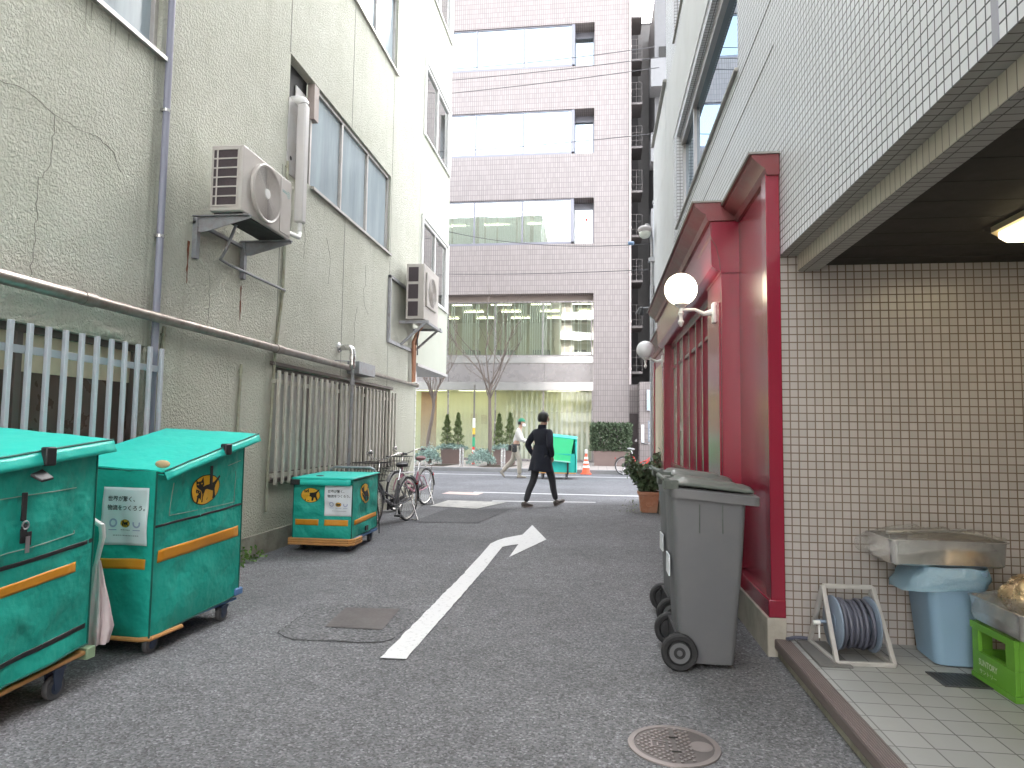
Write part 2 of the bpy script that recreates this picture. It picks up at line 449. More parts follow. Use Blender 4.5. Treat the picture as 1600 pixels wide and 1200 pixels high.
M_CAP = plain('lead_flashing', (.30, .29, .27), .6, .3, var=.2)
M_SHOPGL = glass('shop_pane', tint=(.55, .62, .52), gloss=.10, opaque=.25, back=(.16, .19, .14), wav=.05)
M_SHOPIN = plain('shop_interior', (.22, .20, .14), .9, var=.4, vs=2)
M_SHOPB = plain('frosted_shop_panel', (.36, .35, .29), .25, var=.15, vs=2)
M_GREY = plain('smooth_grey_render', (.60, .61, .63), .7, var=.05, vs=1.5, dirt=((.45, .45, .45), 2, .3))
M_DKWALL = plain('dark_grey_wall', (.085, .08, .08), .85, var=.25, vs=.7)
M_TEAL = NT('teal_canvas')
_v = M_TEAL.coord(); _f = M_TEAL.noise(_v, 2.6, 4, .6)
_c = M_TEAL.mix(_f, (.010, .37, .285), (.02, .47, .37))
_c = M_TEAL.mix(M_TEAL.math('MULTIPLY', M_TEAL.ramp(M_TEAL.noise(_v, 6, 6, .75), [(.55, 0.0), (.75, 1.0)]), .5), _c, (.01, .17, .125))
M_TEAL.base(_c); M_TEAL.set(Roughness=.5, Specular_IOR_Level=.4, Coat_Weight=.08, Coat_Roughness=.3)
M_TEAL.bump(M_TEAL.math('ADD', M_TEAL.noise(_v, 5.5, 3, .5), M_TEAL.math('MULTIPLY', M_TEAL.noise(_v, 220, 2), .03)), .85, .05); M_TEAL = M_TEAL.m
M_TEALF = plain('bright_green_board', (.03, .55, .22), .5, var=.05)
M_ORANGE = plain('orange_reflective_tape', (.72, .30, .02), .4, var=.08, vs=30)
M_BUMPER = plain('orange_rubber', (.62, .31, .10), .55, var=.12, dirt=((.3, .17, .08), 10, .5))
M_DECK = plain('blue_plastic_deck', (.10, .22, .45), .5, var=.15)
M_BLACK = plain('black_plastic', (.02, .02, .022), .45, var=.2)
M_NAVY = plain('navy_wheel_bracket', (.035, .05, .09), .5, var=.15)
M_RUBBER = plain('dark_rubber', (.028, .028, .03), .75, var=.2, vs=20)
M_GREYRUB = plain('grey_rubber', (.10, .10, .105), .7, var=.2)
M_YEL = plain('logo_yellow', (.80, .45, .03), .45, var=.04)
M_INK = plain('logo_black', (.012, .012, .012), .5, var=.1)
M_SHEET = plain('white_sticker', (.80, .83, .86), .4, var=.03)
M_LILAC = plain('lilac_ink', (.36, .38, .58), .5, var=.05)
M_GREYINK = plain('grey_ink', (.25, .25, .28), .5, var=.05)
M_SILVER = plain('brushed_silver', (.58, .58, .6), .3, .85, var=.12)
M_PINKC = plain('pale_pink_cloth', (.74, .62, .62), .8, var=.12, vs=10)
M_BIN = plain('grey_bin_plastic', (.145, .148, .157), .5, var=.10, vs=2.5, bs=.15, bscale=250, bdist=.001, dirt=((.19, .185, .18), 4, .35))
M_BINLID = plain('green_grey_lid', (.075, .09, .076), .45, var=.1, dirt=((.2, .2, .19), 5, .4))
M_TERRA = plain('terracotta', (.42, .185, .105), .8, var=.15, dirt=((.5, .36, .28), 6, .5))
M_SOIL = plain('dark_soil', (.06, .045, .03), .95, var=.4, vs=40)
def foliage(name, c, rough=.5, f=.35):
    t = NT(name); n = t.noise(t.coord(), 5, 3)
    ob = t.node('ShaderNodeTexWhiteNoise'); ob.noise_dimensions = '3D'
    g = t.node('ShaderNodeNewGeometry'); t.link(g.outputs['Random Per Island'], ob.inputs['Vector'])
    v = t.math('ADD', t.math('MULTIPLY', n, .6), t.math('MULTIPLY', ob.outputs['Value'], .5))
    t.base(t.mix(v, mul(c, 1-f), mul(c, 1+f))); t.set(Roughness=rough); return t.m
M_LEAF = foliage('glossy_leaf', (.085, .125, .065), .35, .5)
M_CONIF = foliage('conifer_green', (.10, .135, .045), .7, .5)
M_JUNI = foliage('blue_juniper', (.27, .37, .33), .7, .5)
M_HEDGE = foliage('hedge_green', (.065, .095, .05), .75, .5)
M_WEED = foliage('weed_green', (.12, .24, .04), .6, .4)
M_BARK = plain('bare_bark', (.16, .13, .112), .9, var=.25, vs=9, bs=.5)
M_PLANTER = plain('brown_planter', (.20, .145, .13), .7, var=.1)
M_CONE = plain('orange_cone', (.82, .10, .03), .5, var=.08)
M_BIKERED = plain('red_bike_paint', (.72, .05, .03), .3, var=.05)
M_BIKEPNK = plain('pink_bike_paint', (.42, .16, .22), .35, var=.08)
M_GLOBE_ON = emis('lit_globe', (1.0, .90, .66), .75)
M_GLOBE = plain('opal_globe', (.80, .80, .82), .2, var=.02)
M_PANEL = emis('warm_ceiling_panel', (1.0, .84, .50), .5)
M_HOSE = plain('grey_blue_hose', (.11, .115, .155), .4, var=.15, vs=12)
M_REELW = plain('stained_white_frame', (.50, .48, .46), .5, var=.08, dirt=((.34, .32, .3), 9, .5))
M_REELB = plain('pale_blue_flange', (.24, .30, .39), .45, var=.1)
M_BLUEB = plain('sky_blue_plastic', (.27, .42, .58), .5, var=.08, vs=3, dirt=((.3, .42, .55), 4, .3))
M_LIME = plain('lime_green_crate', (.15, .39, .04), .45, var=.1, dirt=((.12, .3, .05), 6, .4))
M_TRAY = plain('steel_tray', (.66, .65, .63), .22, .85, var=.1, vs=14)
M_BROWNF = plain('tray_contents', (.07, .05, .04), .7, var=.3)
M_SEAM = plain('rain_stained_seam', (.10, .10, .095), .8)
M_NOSE = NT('ribbed_brown_nosing')
_v = M_NOSE.coord(); _w = M_NOSE.node('ShaderNodeTexWave', bands_direction='X'); _w.inputs['Scale'].default_value = 28
M_NOSE.link(_v, _w.inputs['Vector'])
M_NOSE.base(M_NOSE.mix(_w.outputs['Fac'], (.13, .10, .095), (.25, .20, .19))); M_NOSE.set(Roughness=.6); M_NOSE.bump(_w.outputs['Fac'], .8, .005); M_NOSE = M_NOSE.m
def plastic_film(name, c, alpha):
    t = NT(name); t.n.remove(t.b); out = t.n['Material Output']
    tr = t.node('ShaderNodeBsdfTransparent'); d = t.node('ShaderNodeBsdfDiffuse'); d.inputs['Color'].default_value = (*c, 1)
    g = t.node('ShaderNodeBsdfGlossy'); g.inputs['Roughness'].default_value = .04
    bp = t.node('ShaderNodeBump'); bp.inputs['Strength'].default_value = .9; bp.inputs['Distance'].default_value = .03
    t.link(t.noise(t.coord(), 22, 4, .7), bp.inputs['Height']); t.link(bp.outputs[0], g.inputs['Normal'])
    m = t.node('ShaderNodeMixShader'); m.inputs[0].default_value = alpha; t.link(tr.outputs[0], m.inputs[1]); t.link(d.outputs[0], m.inputs[2])
    m2 = t.node('ShaderNodeMixShader'); m2.inputs[0].default_value = .24; t.link(m.outputs[0], m2.inputs[1]); t.link(g.outputs[0], m2.inputs[2])
    t.link(m2.outputs[0], out.inputs['Surface']); return t.m
M_FILM = plastic_film('clear_wrap', (.8, .8, .8), .05)
M_BAG = plastic_film('blue_bag', (.30, .58, .78), .6)
def lobby_film():
    t = NT('striped_film_pane'); t.n.remove(t.b); out = t.n['Material Output']
    v = t.coord(); sep = t.node('ShaderNodeSeparateXYZ'); t.link(v, sep.inputs[0])
    w = t.node('ShaderNodeTexWave', bands_direction='X', wave_profile='SIN'); w.inputs['Scale'].default_value = 1.45; t.link(v, w.inputs['Vector'])
    st = t.ramp(w.outputs['Fac'], [(.45, .15), (.55, .95)])
    z = t.ramp(t.math('MULTIPLY', sep.outputs[2], .3), [(.15, .9), (.6, .35), (.85, .0)])
    xr = t.ramp(t.math('ADD', t.math('MULTIPLY', sep.outputs[0], .1), .5), [(.68, .04), (.78, .95)])
    f = t.math('MULTIPLY', t.math('MULTIPLY', st, xr), t.math('ADD', z, .15, True))
    f = t.math('ADD', f, t.math('MULTIPLY', z, .35), True)
    tr = t.node('ShaderNodeBsdfTransparent'); tr.inputs['Color'].default_value = (.92, .95, .88, 1)
    d = t.node('ShaderNodeBsdfDiffuse'); d.inputs['Color'].default_value = (.42, .44, .36, 1)
    m = t.node('ShaderNodeMixShader'); t.link(f, m.inputs[0]); t.link(tr.outputs[0], m.inputs[1]); t.link(d.outputs[0], m.inputs[2])
    g = t.node('ShaderNodeBsdfGlossy'); g.inputs['Roughness'].default_value = .03
    m2 = t.node('ShaderNodeMixShader'); m2.inputs[0].default_value = .03; t.link(m.outputs[0], m2.inputs[1]); t.link(g.outputs[0], m2.inputs[2])
    t.link(m2.outputs[0], out.inputs['Surface']); return t.m
M_FILMG = lobby_film()
M_COAT = plain('navy_wool', (.012, .014, .024), .9, var=.15, vs=30, bs=.2, bscale=300)
M_TROU = plain('charcoal_trousers', (.035, .037, .042), .85, var=.15, vs=20)
M_SHOE = plain('brown_grey_shoe', (.10, .085, .075), .6, var=.2)
M_SKIN = plain('skin', (.52, .32, .24), .55, var=.06, vs=20)
M_HAIR = plain('black_hair', (.012, .011, .011), .55, var=.2, vs=60, bs=.5, bscale=180)
M_UNIF = plain('cream_uniform_shirt', (.62, .61, .57), .8, var=.08, vs=14)
M_CHINO = plain('beige_work_trousers', (.40, .36, .30), .85, var=.08, vs=14)
M_GCAP = plain('green_cap', (.02, .20, .11), .7, var=.08)
M_MASK = plain('white_mask', (.78, .79, .8), .7, var=.03)

# ---------------------------------------------------------------- ground, street, markings
def sheet(name, mat, pts, z, kind='structure'):
    mb = MB(); mb.face([(x, y, z) for x, y in pts]); o = mb.build(name, mat, None); o['kind'] = kind; return o
def blob(cx, cy, rx, ry, rot, n=40, j=.08, p=2.0):
    out = []
    for i in range(n):
        a = 2*math.pi*i/n; c, s = math.cos(a), math.sin(a)
        k = (abs(c)**p+abs(s)**p)**(-1/p)*(1+random.uniform(-j, j))
        x, y = rx*k*c, ry*k*s
        out.append((cx+x*math.cos(rot)-y*math.sin(rot), cy+x*math.sin(rot)+y*math.cos(rot)))
    return out
sheet('ground', M_ASPH, [(-300, -300), (300, -300), (300, 400), (-300, 400)], 0.0)
sheet('road', M_ASPH2, [(-70, 13.15), (-3.2, 13.15), (-1.6, 12.75), (1.2, 12.95), (70, 13.3), (70, 22.6), (-70, 22.6)], .004)
random.seed(3)
random.seed(3); sheet('asphalt_patch', M_CRACKB, blob(-1.722, 4.652, .402, .436, .05, 60, .04, 5), .003)
random.seed(3); sheet('asphalt_patch', M_PATCH, blob(-1.72, 4.66, .40, .43, .05, 60, .03, 5), .004)
sheet('asphalt_patch', M_ASPHD, [(-2.75, 9.8), (-1.75, 9.9), (-1.5, 11.9), (-2.6, 11.7)], .005)
# flat patches paler than the asphalt, by the bicycles and the corner
sheet('pale_ground_patch', M_KERB, [(-3.58, 10.9), (-3.05, 11.2), (-3.45, 14.0), (-6.5, 14.3), (-6.5, 13.0), (-3.6, 12.96)], .010)
sheet('pale_ground_patch', plain('pale_mottled_tone', (.46, .45, .42), .85, var=.2, vs=3, dirt=((.22, .22, .22), 5, .9)), [(-3.0, 11.9), (-2.1, 11.7), (-1.75, 12.9), (-2.9, 13.0)], .010)
def strip_mark(name, pts, z=.008):
    mb = MB(); mb.face([(x, y, z) for x, y in pts]); o = mb.build(name, M_MARK); o['kind'] = 'structure'; return o
def ragged(a, b, j, n):
    a, b = Vector(a), Vector(b); d = (b-a); nrm = Vector((-d.y, d.x)).normalized()
    return [tuple(a+d*i/n+nrm*random.uniform(-j, j)) for i in range(n)]
L_ = ragged((-1.276, 3.955), (-1.262, 6.55), .005, 34) + [(-1.27, 7.3), (-1.285, 8.12), (-1.24, 8.38), (-1.168, 8.60)]
R_ = ragged((-1.120, 3.96), (-1.103, 6.7), .004, 34) + [(-1.108, 7.25), (-1.112, 7.93), (-1.04, 8.04)]
mb = MB()
arrow_out = L_ + [(-.985, 8.91), (-.948, 9.85), (-.645, 8.57), (-.95, 7.29), (-.95, 8.15)] + R_[::-1]
mb.face([(x, y, .008) for x, y in arrow_out]); o = mb.build('turn_arrow_marking', M_MARK); o['kind'] = 'structure'
strip_mark('road_line_and_patch', [(-60, 20.9), (60, 20.9), (60, 21.05), (-60, 21.05)])
strip_mark('road_line_and_patch', [(-2.75, 14.8), (30, 14.95), (30, 15.1), (-2.75, 14.95)])
strip_mark('road_line_and_patch', [(-2.05, 13.02), (-.05, 13.28), (-.05, 13.38), (-2.05, 13.14)])
mb = MB(); mb.face([(x, y, .008) for x, y in [(-3.35, 14.3), (-2.55, 14.2), (-2.5, 14.75), (-3.3, 14.85)]]); o = mb.build('road_line_and_patch', plain('pale_pinkish_tone', (.62, .48, .44), .8, var=.2, vs=6)); o['kind'] = 'structure'  # pale pinkish quad laid flat on the street beside the lines
mb = MB(); mb.box(-70, 70, 22.74, 28.6, -.1, .12); o = mb.build('pavement', M_PAVE); o['kind'] = 'structure'
mb = MB(); mb.box(-70, 70, 22.6, 22.74, -.1, .135); o = mb.build('kerb', M_KERB, bevel=.02); o['kind'] = 'structure'
for x in (-5.3, -3.0):
    sheet('planting_bed', M_SOIL, [(x-1.2, 23.2), (x-.1, 23.2), (x+.1, 25.0), (x-1.0, 25.0)], .126)

# ---------------------------------------------------------------- left: stucco building
XL = -3.6
SB = empty('stucco_building', 'pale green stucco building with rough walls and cracked lower storey', 'building', (XL, 6, 0))
W_UP = (2.2, 4.93, 4.42, 5.80); W_MID = (7.2, 11.06, 4.40, 5.76); W_TOP = (7.2, 11.23, 7.72, 9.1); W_TOP0 = (2.2, 4.93, 7.72, 9.1)
W_L1 = (1.6, 4.93, .95, 2.0); W_L2 = (7.05, 11.32, .80, 2.06)
mb = MB()
wall_holes(mb, 'x', XL, -7, 12.95, 0, 15, [W_UP, W_MID, W_TOP, W_TOP0, W_L1, W_L2], .13, -1)
mb.face([(XL, 12.95, 0), (XL-9, 12.95, 0), (XL-9, 12.95, 15), (XL, 12.95, 15)])
mb.face([(XL, -7, 0), (XL-9, -7, 0), (XL-9, -7, 15), (XL, -7, 15)])
mb.face([(XL, -7, 15), (XL, 12.95, 15), (XL-9, 12.95, 15), (XL-9, -7, 15)])
mb.mi = 1
for y, z0, z1 in ((7.19, 5.77, 15), (9.18, 5.78, 15), (9.02, 2.1, 4.38), (11.12, 0.3, 15), (7.1, 2.1, 4.38), (12.9, .3, 2.7)):
    mb.box(XL-.01, XL+.0025, y-.009, y+.009, z0, z1)
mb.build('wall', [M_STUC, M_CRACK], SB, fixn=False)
mb = MB(); mb.box(XL-.2, XL+.014, -7, 12.95, -.05, .235); mb.build('plinth', M_CONC, SB, bevel=.006)
# cracks: thin raised ribbons of filler
def crack(pts):
    mb = MB(); q = [Vector((XL, y, z)) for y, z in pts]; fine = []
    for a, b in zip(q, q[1:]):
        n = max(2, int((b-a).length/.035))
        for i in range(n): fine.append(a.lerp(b, i/n)+Vector((0, random.gauss(0, .008), random.gauss(0, .008))))
    fine.append(q[-1])
    mb.tube(fine, [random.uniform(.0016, .0042) for _ in fine], 5)
    return mb.build('crack', M_CRACK, SB)
random.seed(11)
crack([(3.2, 3.42), (3.5, 3.436), (3.63, 3.466), (3.80, 3.45), (3.90, 3.419), (4.10, 3.417), (4.28, 3.443), (4.45, 3.40), (4.55, 3.28)])
crack([(3.908, 3.415), (3.902, 3.15), (3.899, 3.06), (3.816, 2.94), (3.814, 2.77), (3.815, 2.44), (3.80, 2.30)])
crack([(5.76, 2.83), (5.78, 2.55), (5.76, 2.30)])
crack([(7.55, 4.3), (7.62, 4.0), (7.75, 3.75), (7.72, 3.45)]); crack([(9.9, 3.9), (9.95, 3.6), (9.85, 3.5), (9.9, 3.3), (10.1, 3.15)])
crack([(8.4, 3.9), (8.55, 3.65), (8.5, 3.3)]); crack([(9.6, 3.2), (9.5, 2.9), (9.55, 2.6)])
# lumpy mortar repair above the lower window
mb = MB()
def rep(u, v):
    y = 4.05+u*.9; top = 2.17-.07*u+.03*math.sin(u*9); bot = 2.02-.01*u
    z = bot+(top-bot)*v
    return (XL+.001+.03*math.sin(math.pi*u)*math.sin(math.pi*min(v+.15, 1))*(.6+.8*noise.noise(Vector((y*9, z*9, 3)))), y, z)
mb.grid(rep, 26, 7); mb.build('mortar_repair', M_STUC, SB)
# rust runs under the air-conditioner bracket
for y, z0, z1 in ((5.42, 2.62, 3.0), (6.32, 2.42, 2.80)):
    mb = MB(); prev = None
    for i in range(14):
        z = z1-(z1-z0)*i/13; w = .018*random.uniform(.35, 1.2)*(1-i/18)
        cur = (y-w+random.gauss(0, .003), y+w+random.gauss(0, .003), z)
        if prev: mb.face([(XL+.002, prev[0], prev[2]), (XL+.002, prev[1], prev[2]), (XL+.002, cur[1], cur[2]), (XL+.002, cur[0], cur[2])])
        prev = cur
    mb.build('rust_stain', M_RUST, SB)

M_STREAK = plain('sill_streak', (.36, .37, .30), .95, var=.25, vs=12)
for y, z0, z1 in [(4.12, 4.1, 4.37), (4.17, 4.2, 4.37), (4.36, 4.0, 4.37), (4.41, 4.15, 4.37), (4.55, 4.22, 4.37), (4.86, 4.05, 4.37), (8.3, 4.1, 4.35), (8.95, 4.2, 4.35), (10.1, 4.0, 4.35), (10.9, 3.9, 4.35), (8.8, 7.3, 7.67), (10.6, 7.4, 7.67)]:
    mb = MB(); prev = None; n = int((z1-z0)/.02)
    for i in range(n+1):
        z = z1-(z1-z0)*i/n; w = .009*random.uniform(.3, 1.2)*(1-.8*i/n); cur = (y-w, y+w, z)
        if prev: mb.face([(XL+.0022, prev[0], prev[2]), (XL+.0022, prev[1], prev[2]), (XL+.0022, cur[1], cur[2]), (XL+.0022, cur[0], cur[2])])
        prev = cur
    mb.build('sill_streak', M_STREAK, SB)
def window_x(parent, x, h, n, fm, pm, depth, sgn, sill=True, fw=.045, inset=.03, skip=0.0, mid=None):
    """window in an x=const wall: frame part > pane, sill.  sgn = direction out of the wall"""
    y0, y1, z0, z1 = h[:4]; xi = x-sgn*depth
    mb = MB(); xa, xb = xi, xi+sgn*.06
    mb.box(xa, xb, y0, y1, z1-fw, z1); mb.box(xa, xb, y0, y1, z0, z0+fw)
    ys = [y0+(y1-y0)*i/n for i in range(n+1)]
    for i, y in enumerate(ys):
        a = y if i == 0 else (y-fw if i == n else y-fw/2); mb.box(xa, xb, a, a+fw, z0+fw, z1-fw)
    if mid: mb.box(xa, xb-sgn*.01, y0+fw, y1-fw, mid-fw/2, mid+fw/2)
    f = mb.build('window', fm, parent, bevel=.004)
    mb = MB(); mb.box(xi+sgn*.012, xi+sgn*.022, y0+fw*.5, y1-fw*.5, z0+fw*.5, z1-fw*.5); mb.build('pane', pm, f)
    if sill:
        mb = MB(); mb.prism([(xi+sgn*.061, y0-.03, z0+.012), (x+sgn*.045, y0-.03, z0-.004), (x+sgn*.045, y0-.03, z0-.04), (xi+sgn*.061, y0-.03, z0-.03)], (0, y1-y0+.06, 0))
        mb.build('sill', fm, f)
    return f
window_x(SB, XL, W_UP, 3, M_FRAME, M_FROST, .10, 1); window_x(SB, XL, W_TOP0, 3, M_FRAME, M_FROST, .10, 1)
window_x(SB, XL, W_TOP, 4, M_FRAME, M_FROST, .10, 1)
window_x(SB, XL, (7.88, 11.06, 4.40, 5.76), 3, M_FRAME, M_FROST, .10, 1)
# blanked-off left bay of the middle window: dark head, grey sheet with a pipe hole
mb = MB(); mb.box(XL-.128, XL-.11, 7.2, 7.88, 4.40, 5.76); mb.build('window_backing', M_DARK, SB)
mb = MB(); mb.box(XL-.105, XL-.09, 7.55, 7.88, 4.41, 5.56); mb.mi = 0
mb.build('infill_panel', M_GREYPL, SB)
mb = MB(); mb.box(XL-.06, XL+.012, 7.18, 7.50, 4.32, 5.22); mb.mi = 1; mb.cyl((XL+.005, 7.27, 4.52), (XL+.014, 7.27, 4.52), .028)
mb.build('cover_plate', [M_GREYPL, M_DARK], SB, bevel=.004)
mb = MB(); mb.box(XL-.09, XL+.01, 7.86, 8.0, 5.28, 5.74); mb.build('duct_box', plain('dusty_box', (.37, .31, .28), .6, var=.2), SB, bevel=.006)
# lower windows
f = window_x(SB, XL, W_L1, 3, M_BRFRAME, M_BRNP, .12, 1, sill=False, fw=.05)
mb = MB(); mb.box(XL-.096, XL-.089, 1.63, 4.88, 1.70, 1.95); mb.build('board', M_TANP, f)
window_x(SB, XL, W_L2, 4, M_BRFRAME, M_FROST2, .12, 1, sill=True, fw=.06)
mb = MB(); mb.box(XL-.02, XL+.03, 6.98, 11.4, 2.062, 2.10); mb.build('lintel_flashing', M_BRFRAME, SB)
# cantilevered corner bay
BZ = 2.70; BY0, BY1 = 12.958, 15.60
bays = [(13.18, 15.42, z, z+1.55) for z in (4.18, 7.50, 10.80)]
mb = MB(); wall_holes(mb, 'x', XL, BY0, BY1, BZ, 15, bays, .10, -1)
mb.face([(XL, BY1, BZ), (XL-9, BY1, BZ), (XL-9, BY1, 15), (XL, BY1, 15)]); mb.face([(XL, BY0, 15), (XL, BY1, 15), (XL-9, BY1, 15), (XL-9, BY0, 15)])
mb.face([(XL, BY0, BZ), (XL-9, BY0, BZ), (XL-9, BY0, 15), (XL, BY0, 15)])
mb.build('corner_bay', M_BAY, SB, fixn=False)
mb = MB(); mb.box(XL-9, XL+.03, BY0+.01, BY1+.03, BZ-.06, BZ-.002); mb.build('bay_soffit', M_GREYPL, SB)
for b in bays:
    w = window_x(SB, XL, b, 2, M_WHITEP, M_BAYGL, .055, 1, fw=.06)
    mb = MB(); y0, y1, z0, z1 = b
    for (a, c, d, e) in ((y0-.09, y0-.002, z0-.05, z1+.05), (y1+.002, y1+.09, z0-.05, z1+.05), (y0-.002, y1+.002, z1+.002, z1+.05)): mb.box(XL+.002, XL+.04, a, c, d, e)
    mb.build('surround', M_WHITEP, w)
mb = MB()
for i in range(17): mb.prism([(XL-.5, 12.99, .5+i*.12), (XL-.5, 13.05, .5+i*.12), (XL-.5, 13.03, .61+i*.12), (XL-.5, 12.99, .61+i*.12)], (.49, 0, 0))
mb.build('louvre', M_WHITEP, SB)

# ---------------------------------------------------------------- pipes and fittings on the stucco wall
mb = MB(); mb.tube([(-3.525, -3, 2.235), (-3.525, 4.2, 2.235)], .047, 16); mb.tube([(-3.525, 4.2, 2.235), (-3.525, 9.2, 2.235)], .042, 16)
for y in (4.2, 7.0): mb.cyl((-3.525, y-.05, 2.235), (-3.525, y+.05, 2.235), .051, n=16)
o = mb.build('wall_pipe', M_STEELP, None, loc=(-3.525, 3, 2.235)); tag(o, 'thick dull steel pipe running level along the green wall above the barred windows', 'pipe')
mb = MB(); mb.tube([(-3.53, 9.95, 2.24), (-3.53, 12.6, 2.235), (-3.53, 12.75, 2.235)], .032, 12); mb.cyl((-3.53, 12.72, 2.235), (-3.53, 12.80, 2.235), .042)
o = mb.build('wall_pipe', M_STEELP, None, loc=(-3.53, 11, 2.235)); tag(o, 'thin steel pipe on the green wall from the junction box to the corner', 'pipe')
t = empty('junction_box', 'metal box in the wall pipe with a silver elbow pipe beside it', 'box', (-3.5, 9.6, 2.2))
mb = MB(); mb.box(-3.59, -3.41, 9.25, 9.95, 2.16, 2.34); mb.build('casing', M_GALV, t, bevel=.006)
mb = MB(); mb.box(-3.55, -3.45, 9.95, 9.956, 2.18, 2.32); mb.build('cover', M_DARK, t)
t = empty('elbow_pipe', 'silver elbow pipe coming out of the green wall above the steel pipe', 'pipe', (-3.5, 9.0, 2.4))
mb = MB(); pts = [(-3.6, 8.95, 2.50), (-3.47, 8.95, 2.50)]+[(-3.47+.07*math.sin(a), 8.95, 2.43+.07*math.cos(a)) for a in (.3, .7, 1.1, 1.5)]+[(-3.40, 8.95, 2.25)]
mb.tube(pts, .042, 14); mb.cyl((-3.60, 8.95, 2.50), (-3.575, 8.95, 2.50), .075, .06); mb.cyl((-3.40, 8.95, 2.33), (-3.40, 8.95, 2.37), .048)
mb.cyl((-3.40, 8.95, 2.25), (-3.40, 8.95, 2.20), .046, .03); mb.build('tube', M_CHROME, t)
mb = MB(); mb.tube([(-3.6, 8.80, 2.30), (-3.40, 8.90, 2.30)], .007, 6); mb.build('stay', M_GALV, t)
mb = MB(); mb.tube([(-3.42, 9.02, 2.22), (-3.42, 9.02, 1.9), (-3.45, 9.02, .2)], .022, 10); mb.cyl((-3.42, 9.02, 1.98), (-3.42, 9.02, 2.06), .03)
o = mb.build('drain_pipe', M_GALV, None, loc=(-3.45, 9.02, .2)); tag(o, 'thin dark drain pipe in front of the long beige grille', 'pipe')
t = empty('rain_pipe', 'slim grey blue rain pipe rising the full height of the green wall', 'pipe', (-3.55, 4.99, 0))
mb = MB(); mb.cyl((-3.566, 4.99, .2), (-3.566, 4.99, 14.6), .028, n=12); mb.build('tube', M_BLUEPIPE, t)
for z in (2.9, 3.96, 5.1, 6.4): mb = MB(); mb.cyl((-3.566, 4.99, z), (-3.566, 4.99, z+.025), .033, n=12); mb.box(-3.6, -3.57, 4.955, 5.025, z, z+.025); mb.build('clip', M_CHROME, t)
def conduit(pts, r, label, mat=None):
    mb = MB(); mb.tube(pts, r, 8)
    for p in pts[1:-1:2]: mb.cyl((p[0], p[1], p[2]-.025), (p[0], p[1], p[2]+.025), r*1.5, n=8)
    mb.box(-3.605, pts[0][0], pts[0][1]-.03, pts[0][1]+.03, pts[0][2]-.08, pts[0][2]-.06)
    o = mb.build('conduit', mat or M_CONDUIT, None, loc=pts[-1]); tag(o, label, 'pipe')
conduit([(-3.585, 5.13, 2.19), (-3.585, 5.12, 2.02), (-3.585, 5.10, .25)], .015, 'green painted conduit just right of the grey blue rain pipe, under the steel pipe')
conduit([(-3.585, 6.37, 2.0), (-3.585, 6.36, 1.93), (-3.585, 6.32, .3)], .014, 'rust streaked conduit ending in a knob midway between the two barred windows')
conduit([(-3.582, 7.19, 4.45), (-3.582, 7.19, 2.93), (-3.582, 7.06, 2.2), (-3.582, 6.99, .8), (-3.582, 6.99, .45)], .016, 'long painted conduit running down left of the beige grille')

def grille(name, label, y0, y1, z0, z1, n, rails, x, mat, bw, group=None):
    t = empty(name, label, 'grille', (x, (y0+y1)/2, z0))
    for zr in rails:
        mb = MB(); mb.box(x-.030, x-.0145, y0, y1, zr-.025, zr+.025); mb.build('rail', mat, t, bevel=.002)
    for k in range(n):
        y = y0+.03+(y1-y0-.06)*k/(n-1); mb = MB(); mb.box(x-.014, x+.014, y-bw/2, y+bw/2, z0, z1); mb.build('bar', mat, t, bevel=.003)
    for y in (y0+.02, y1-.02):
        mb = MB()
        for zr in rails: mb.box(XL-.01, x-.030, y-.012, y+.012, zr-.02, zr+.02)
        mb.build('bracket', mat, t)
    return t
grille('window_grille', 'pale grey vertical bar grille over the near window behind the green carts', 2.0, 5.02, .75, 1.985, 22, (.95, 1.82), -3.50, M_GRILLE, .03)
grille('window_grille', 'long weathered beige bar grille over the far window beside the bicycles', 7.02, 11.42, .74, 2.0, 27, (.84, 1.88), -3.52, M_GRILLE2, .042)

# ---------------------------------------------------------------- air conditioners
AC = empty('air_conditioner', 'beige air conditioner unit with round fan on a wall bracket', 'air conditioner', (-3.3, 5.85, 3.2))
AX0, AX1, AY0, AY1, AZ0, AZ1 = -3.42, -3.115, 5.42, 6.36, 3.26, 3.86
mb = MB(); mb.box(AX0, AX1, AY0, AY1, AZ0, AZ1); mb.build('casing', M_ACW, AC, bevel=.014)
mb = MB(); mb.box(AX0+.03, AX1-.055, AY0-.002, AY0+.01, AZ0+.05, AZ1-.04); sf = mb.build('side_intake', M_ACD, AC)
mb = MB()
for i in range(7): mb.box(AX0+.015, AX1-.04, AY0-.010, AY0-.003, AZ0+.042+i*.085, AZ0+.054+i*.085)
for x in (AX0+.02, AX0+.065, AX1-.045): mb.box(x-.006, x+.006, AY0-.009, AY0-.0031, AZ0+.042, AZ0+.56)
mb.build('slat', M_ACW, sf)
fc = (AX1, 5.82, 3.55)
mb = MB(); mb.lathe([(.24, 0), (.272, .002), (.272, .03), (.262, .036), (.245, .03)], fc, (1, 0, 0), 40); ring = mb.build('fan_grille', M_ACW, AC)
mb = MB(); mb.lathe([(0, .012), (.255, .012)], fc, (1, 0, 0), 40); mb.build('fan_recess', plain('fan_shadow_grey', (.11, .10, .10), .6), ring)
mb = MB()
for i in range(24):
    r = .056+i*.0086; mb.tube([(fc[0]+.026, fc[1]+r*math.cos(a), fc[2]+r*math.sin(a)) for a in [2*math.pi*k/36 for k in range(36)]], .0026, 5, closed=True)
for k in range(8):
    a = k*math.pi/4; mb.tube([(fc[0]+.022, fc[1]+.05*math.cos(a), fc[2]+.05*math.sin(a)), (fc[0]+.022, fc[1]+.25*math.cos(a), fc[2]+.25*math.sin(a))], .003, 5)
mb.build('wire', M_ACW, ring)
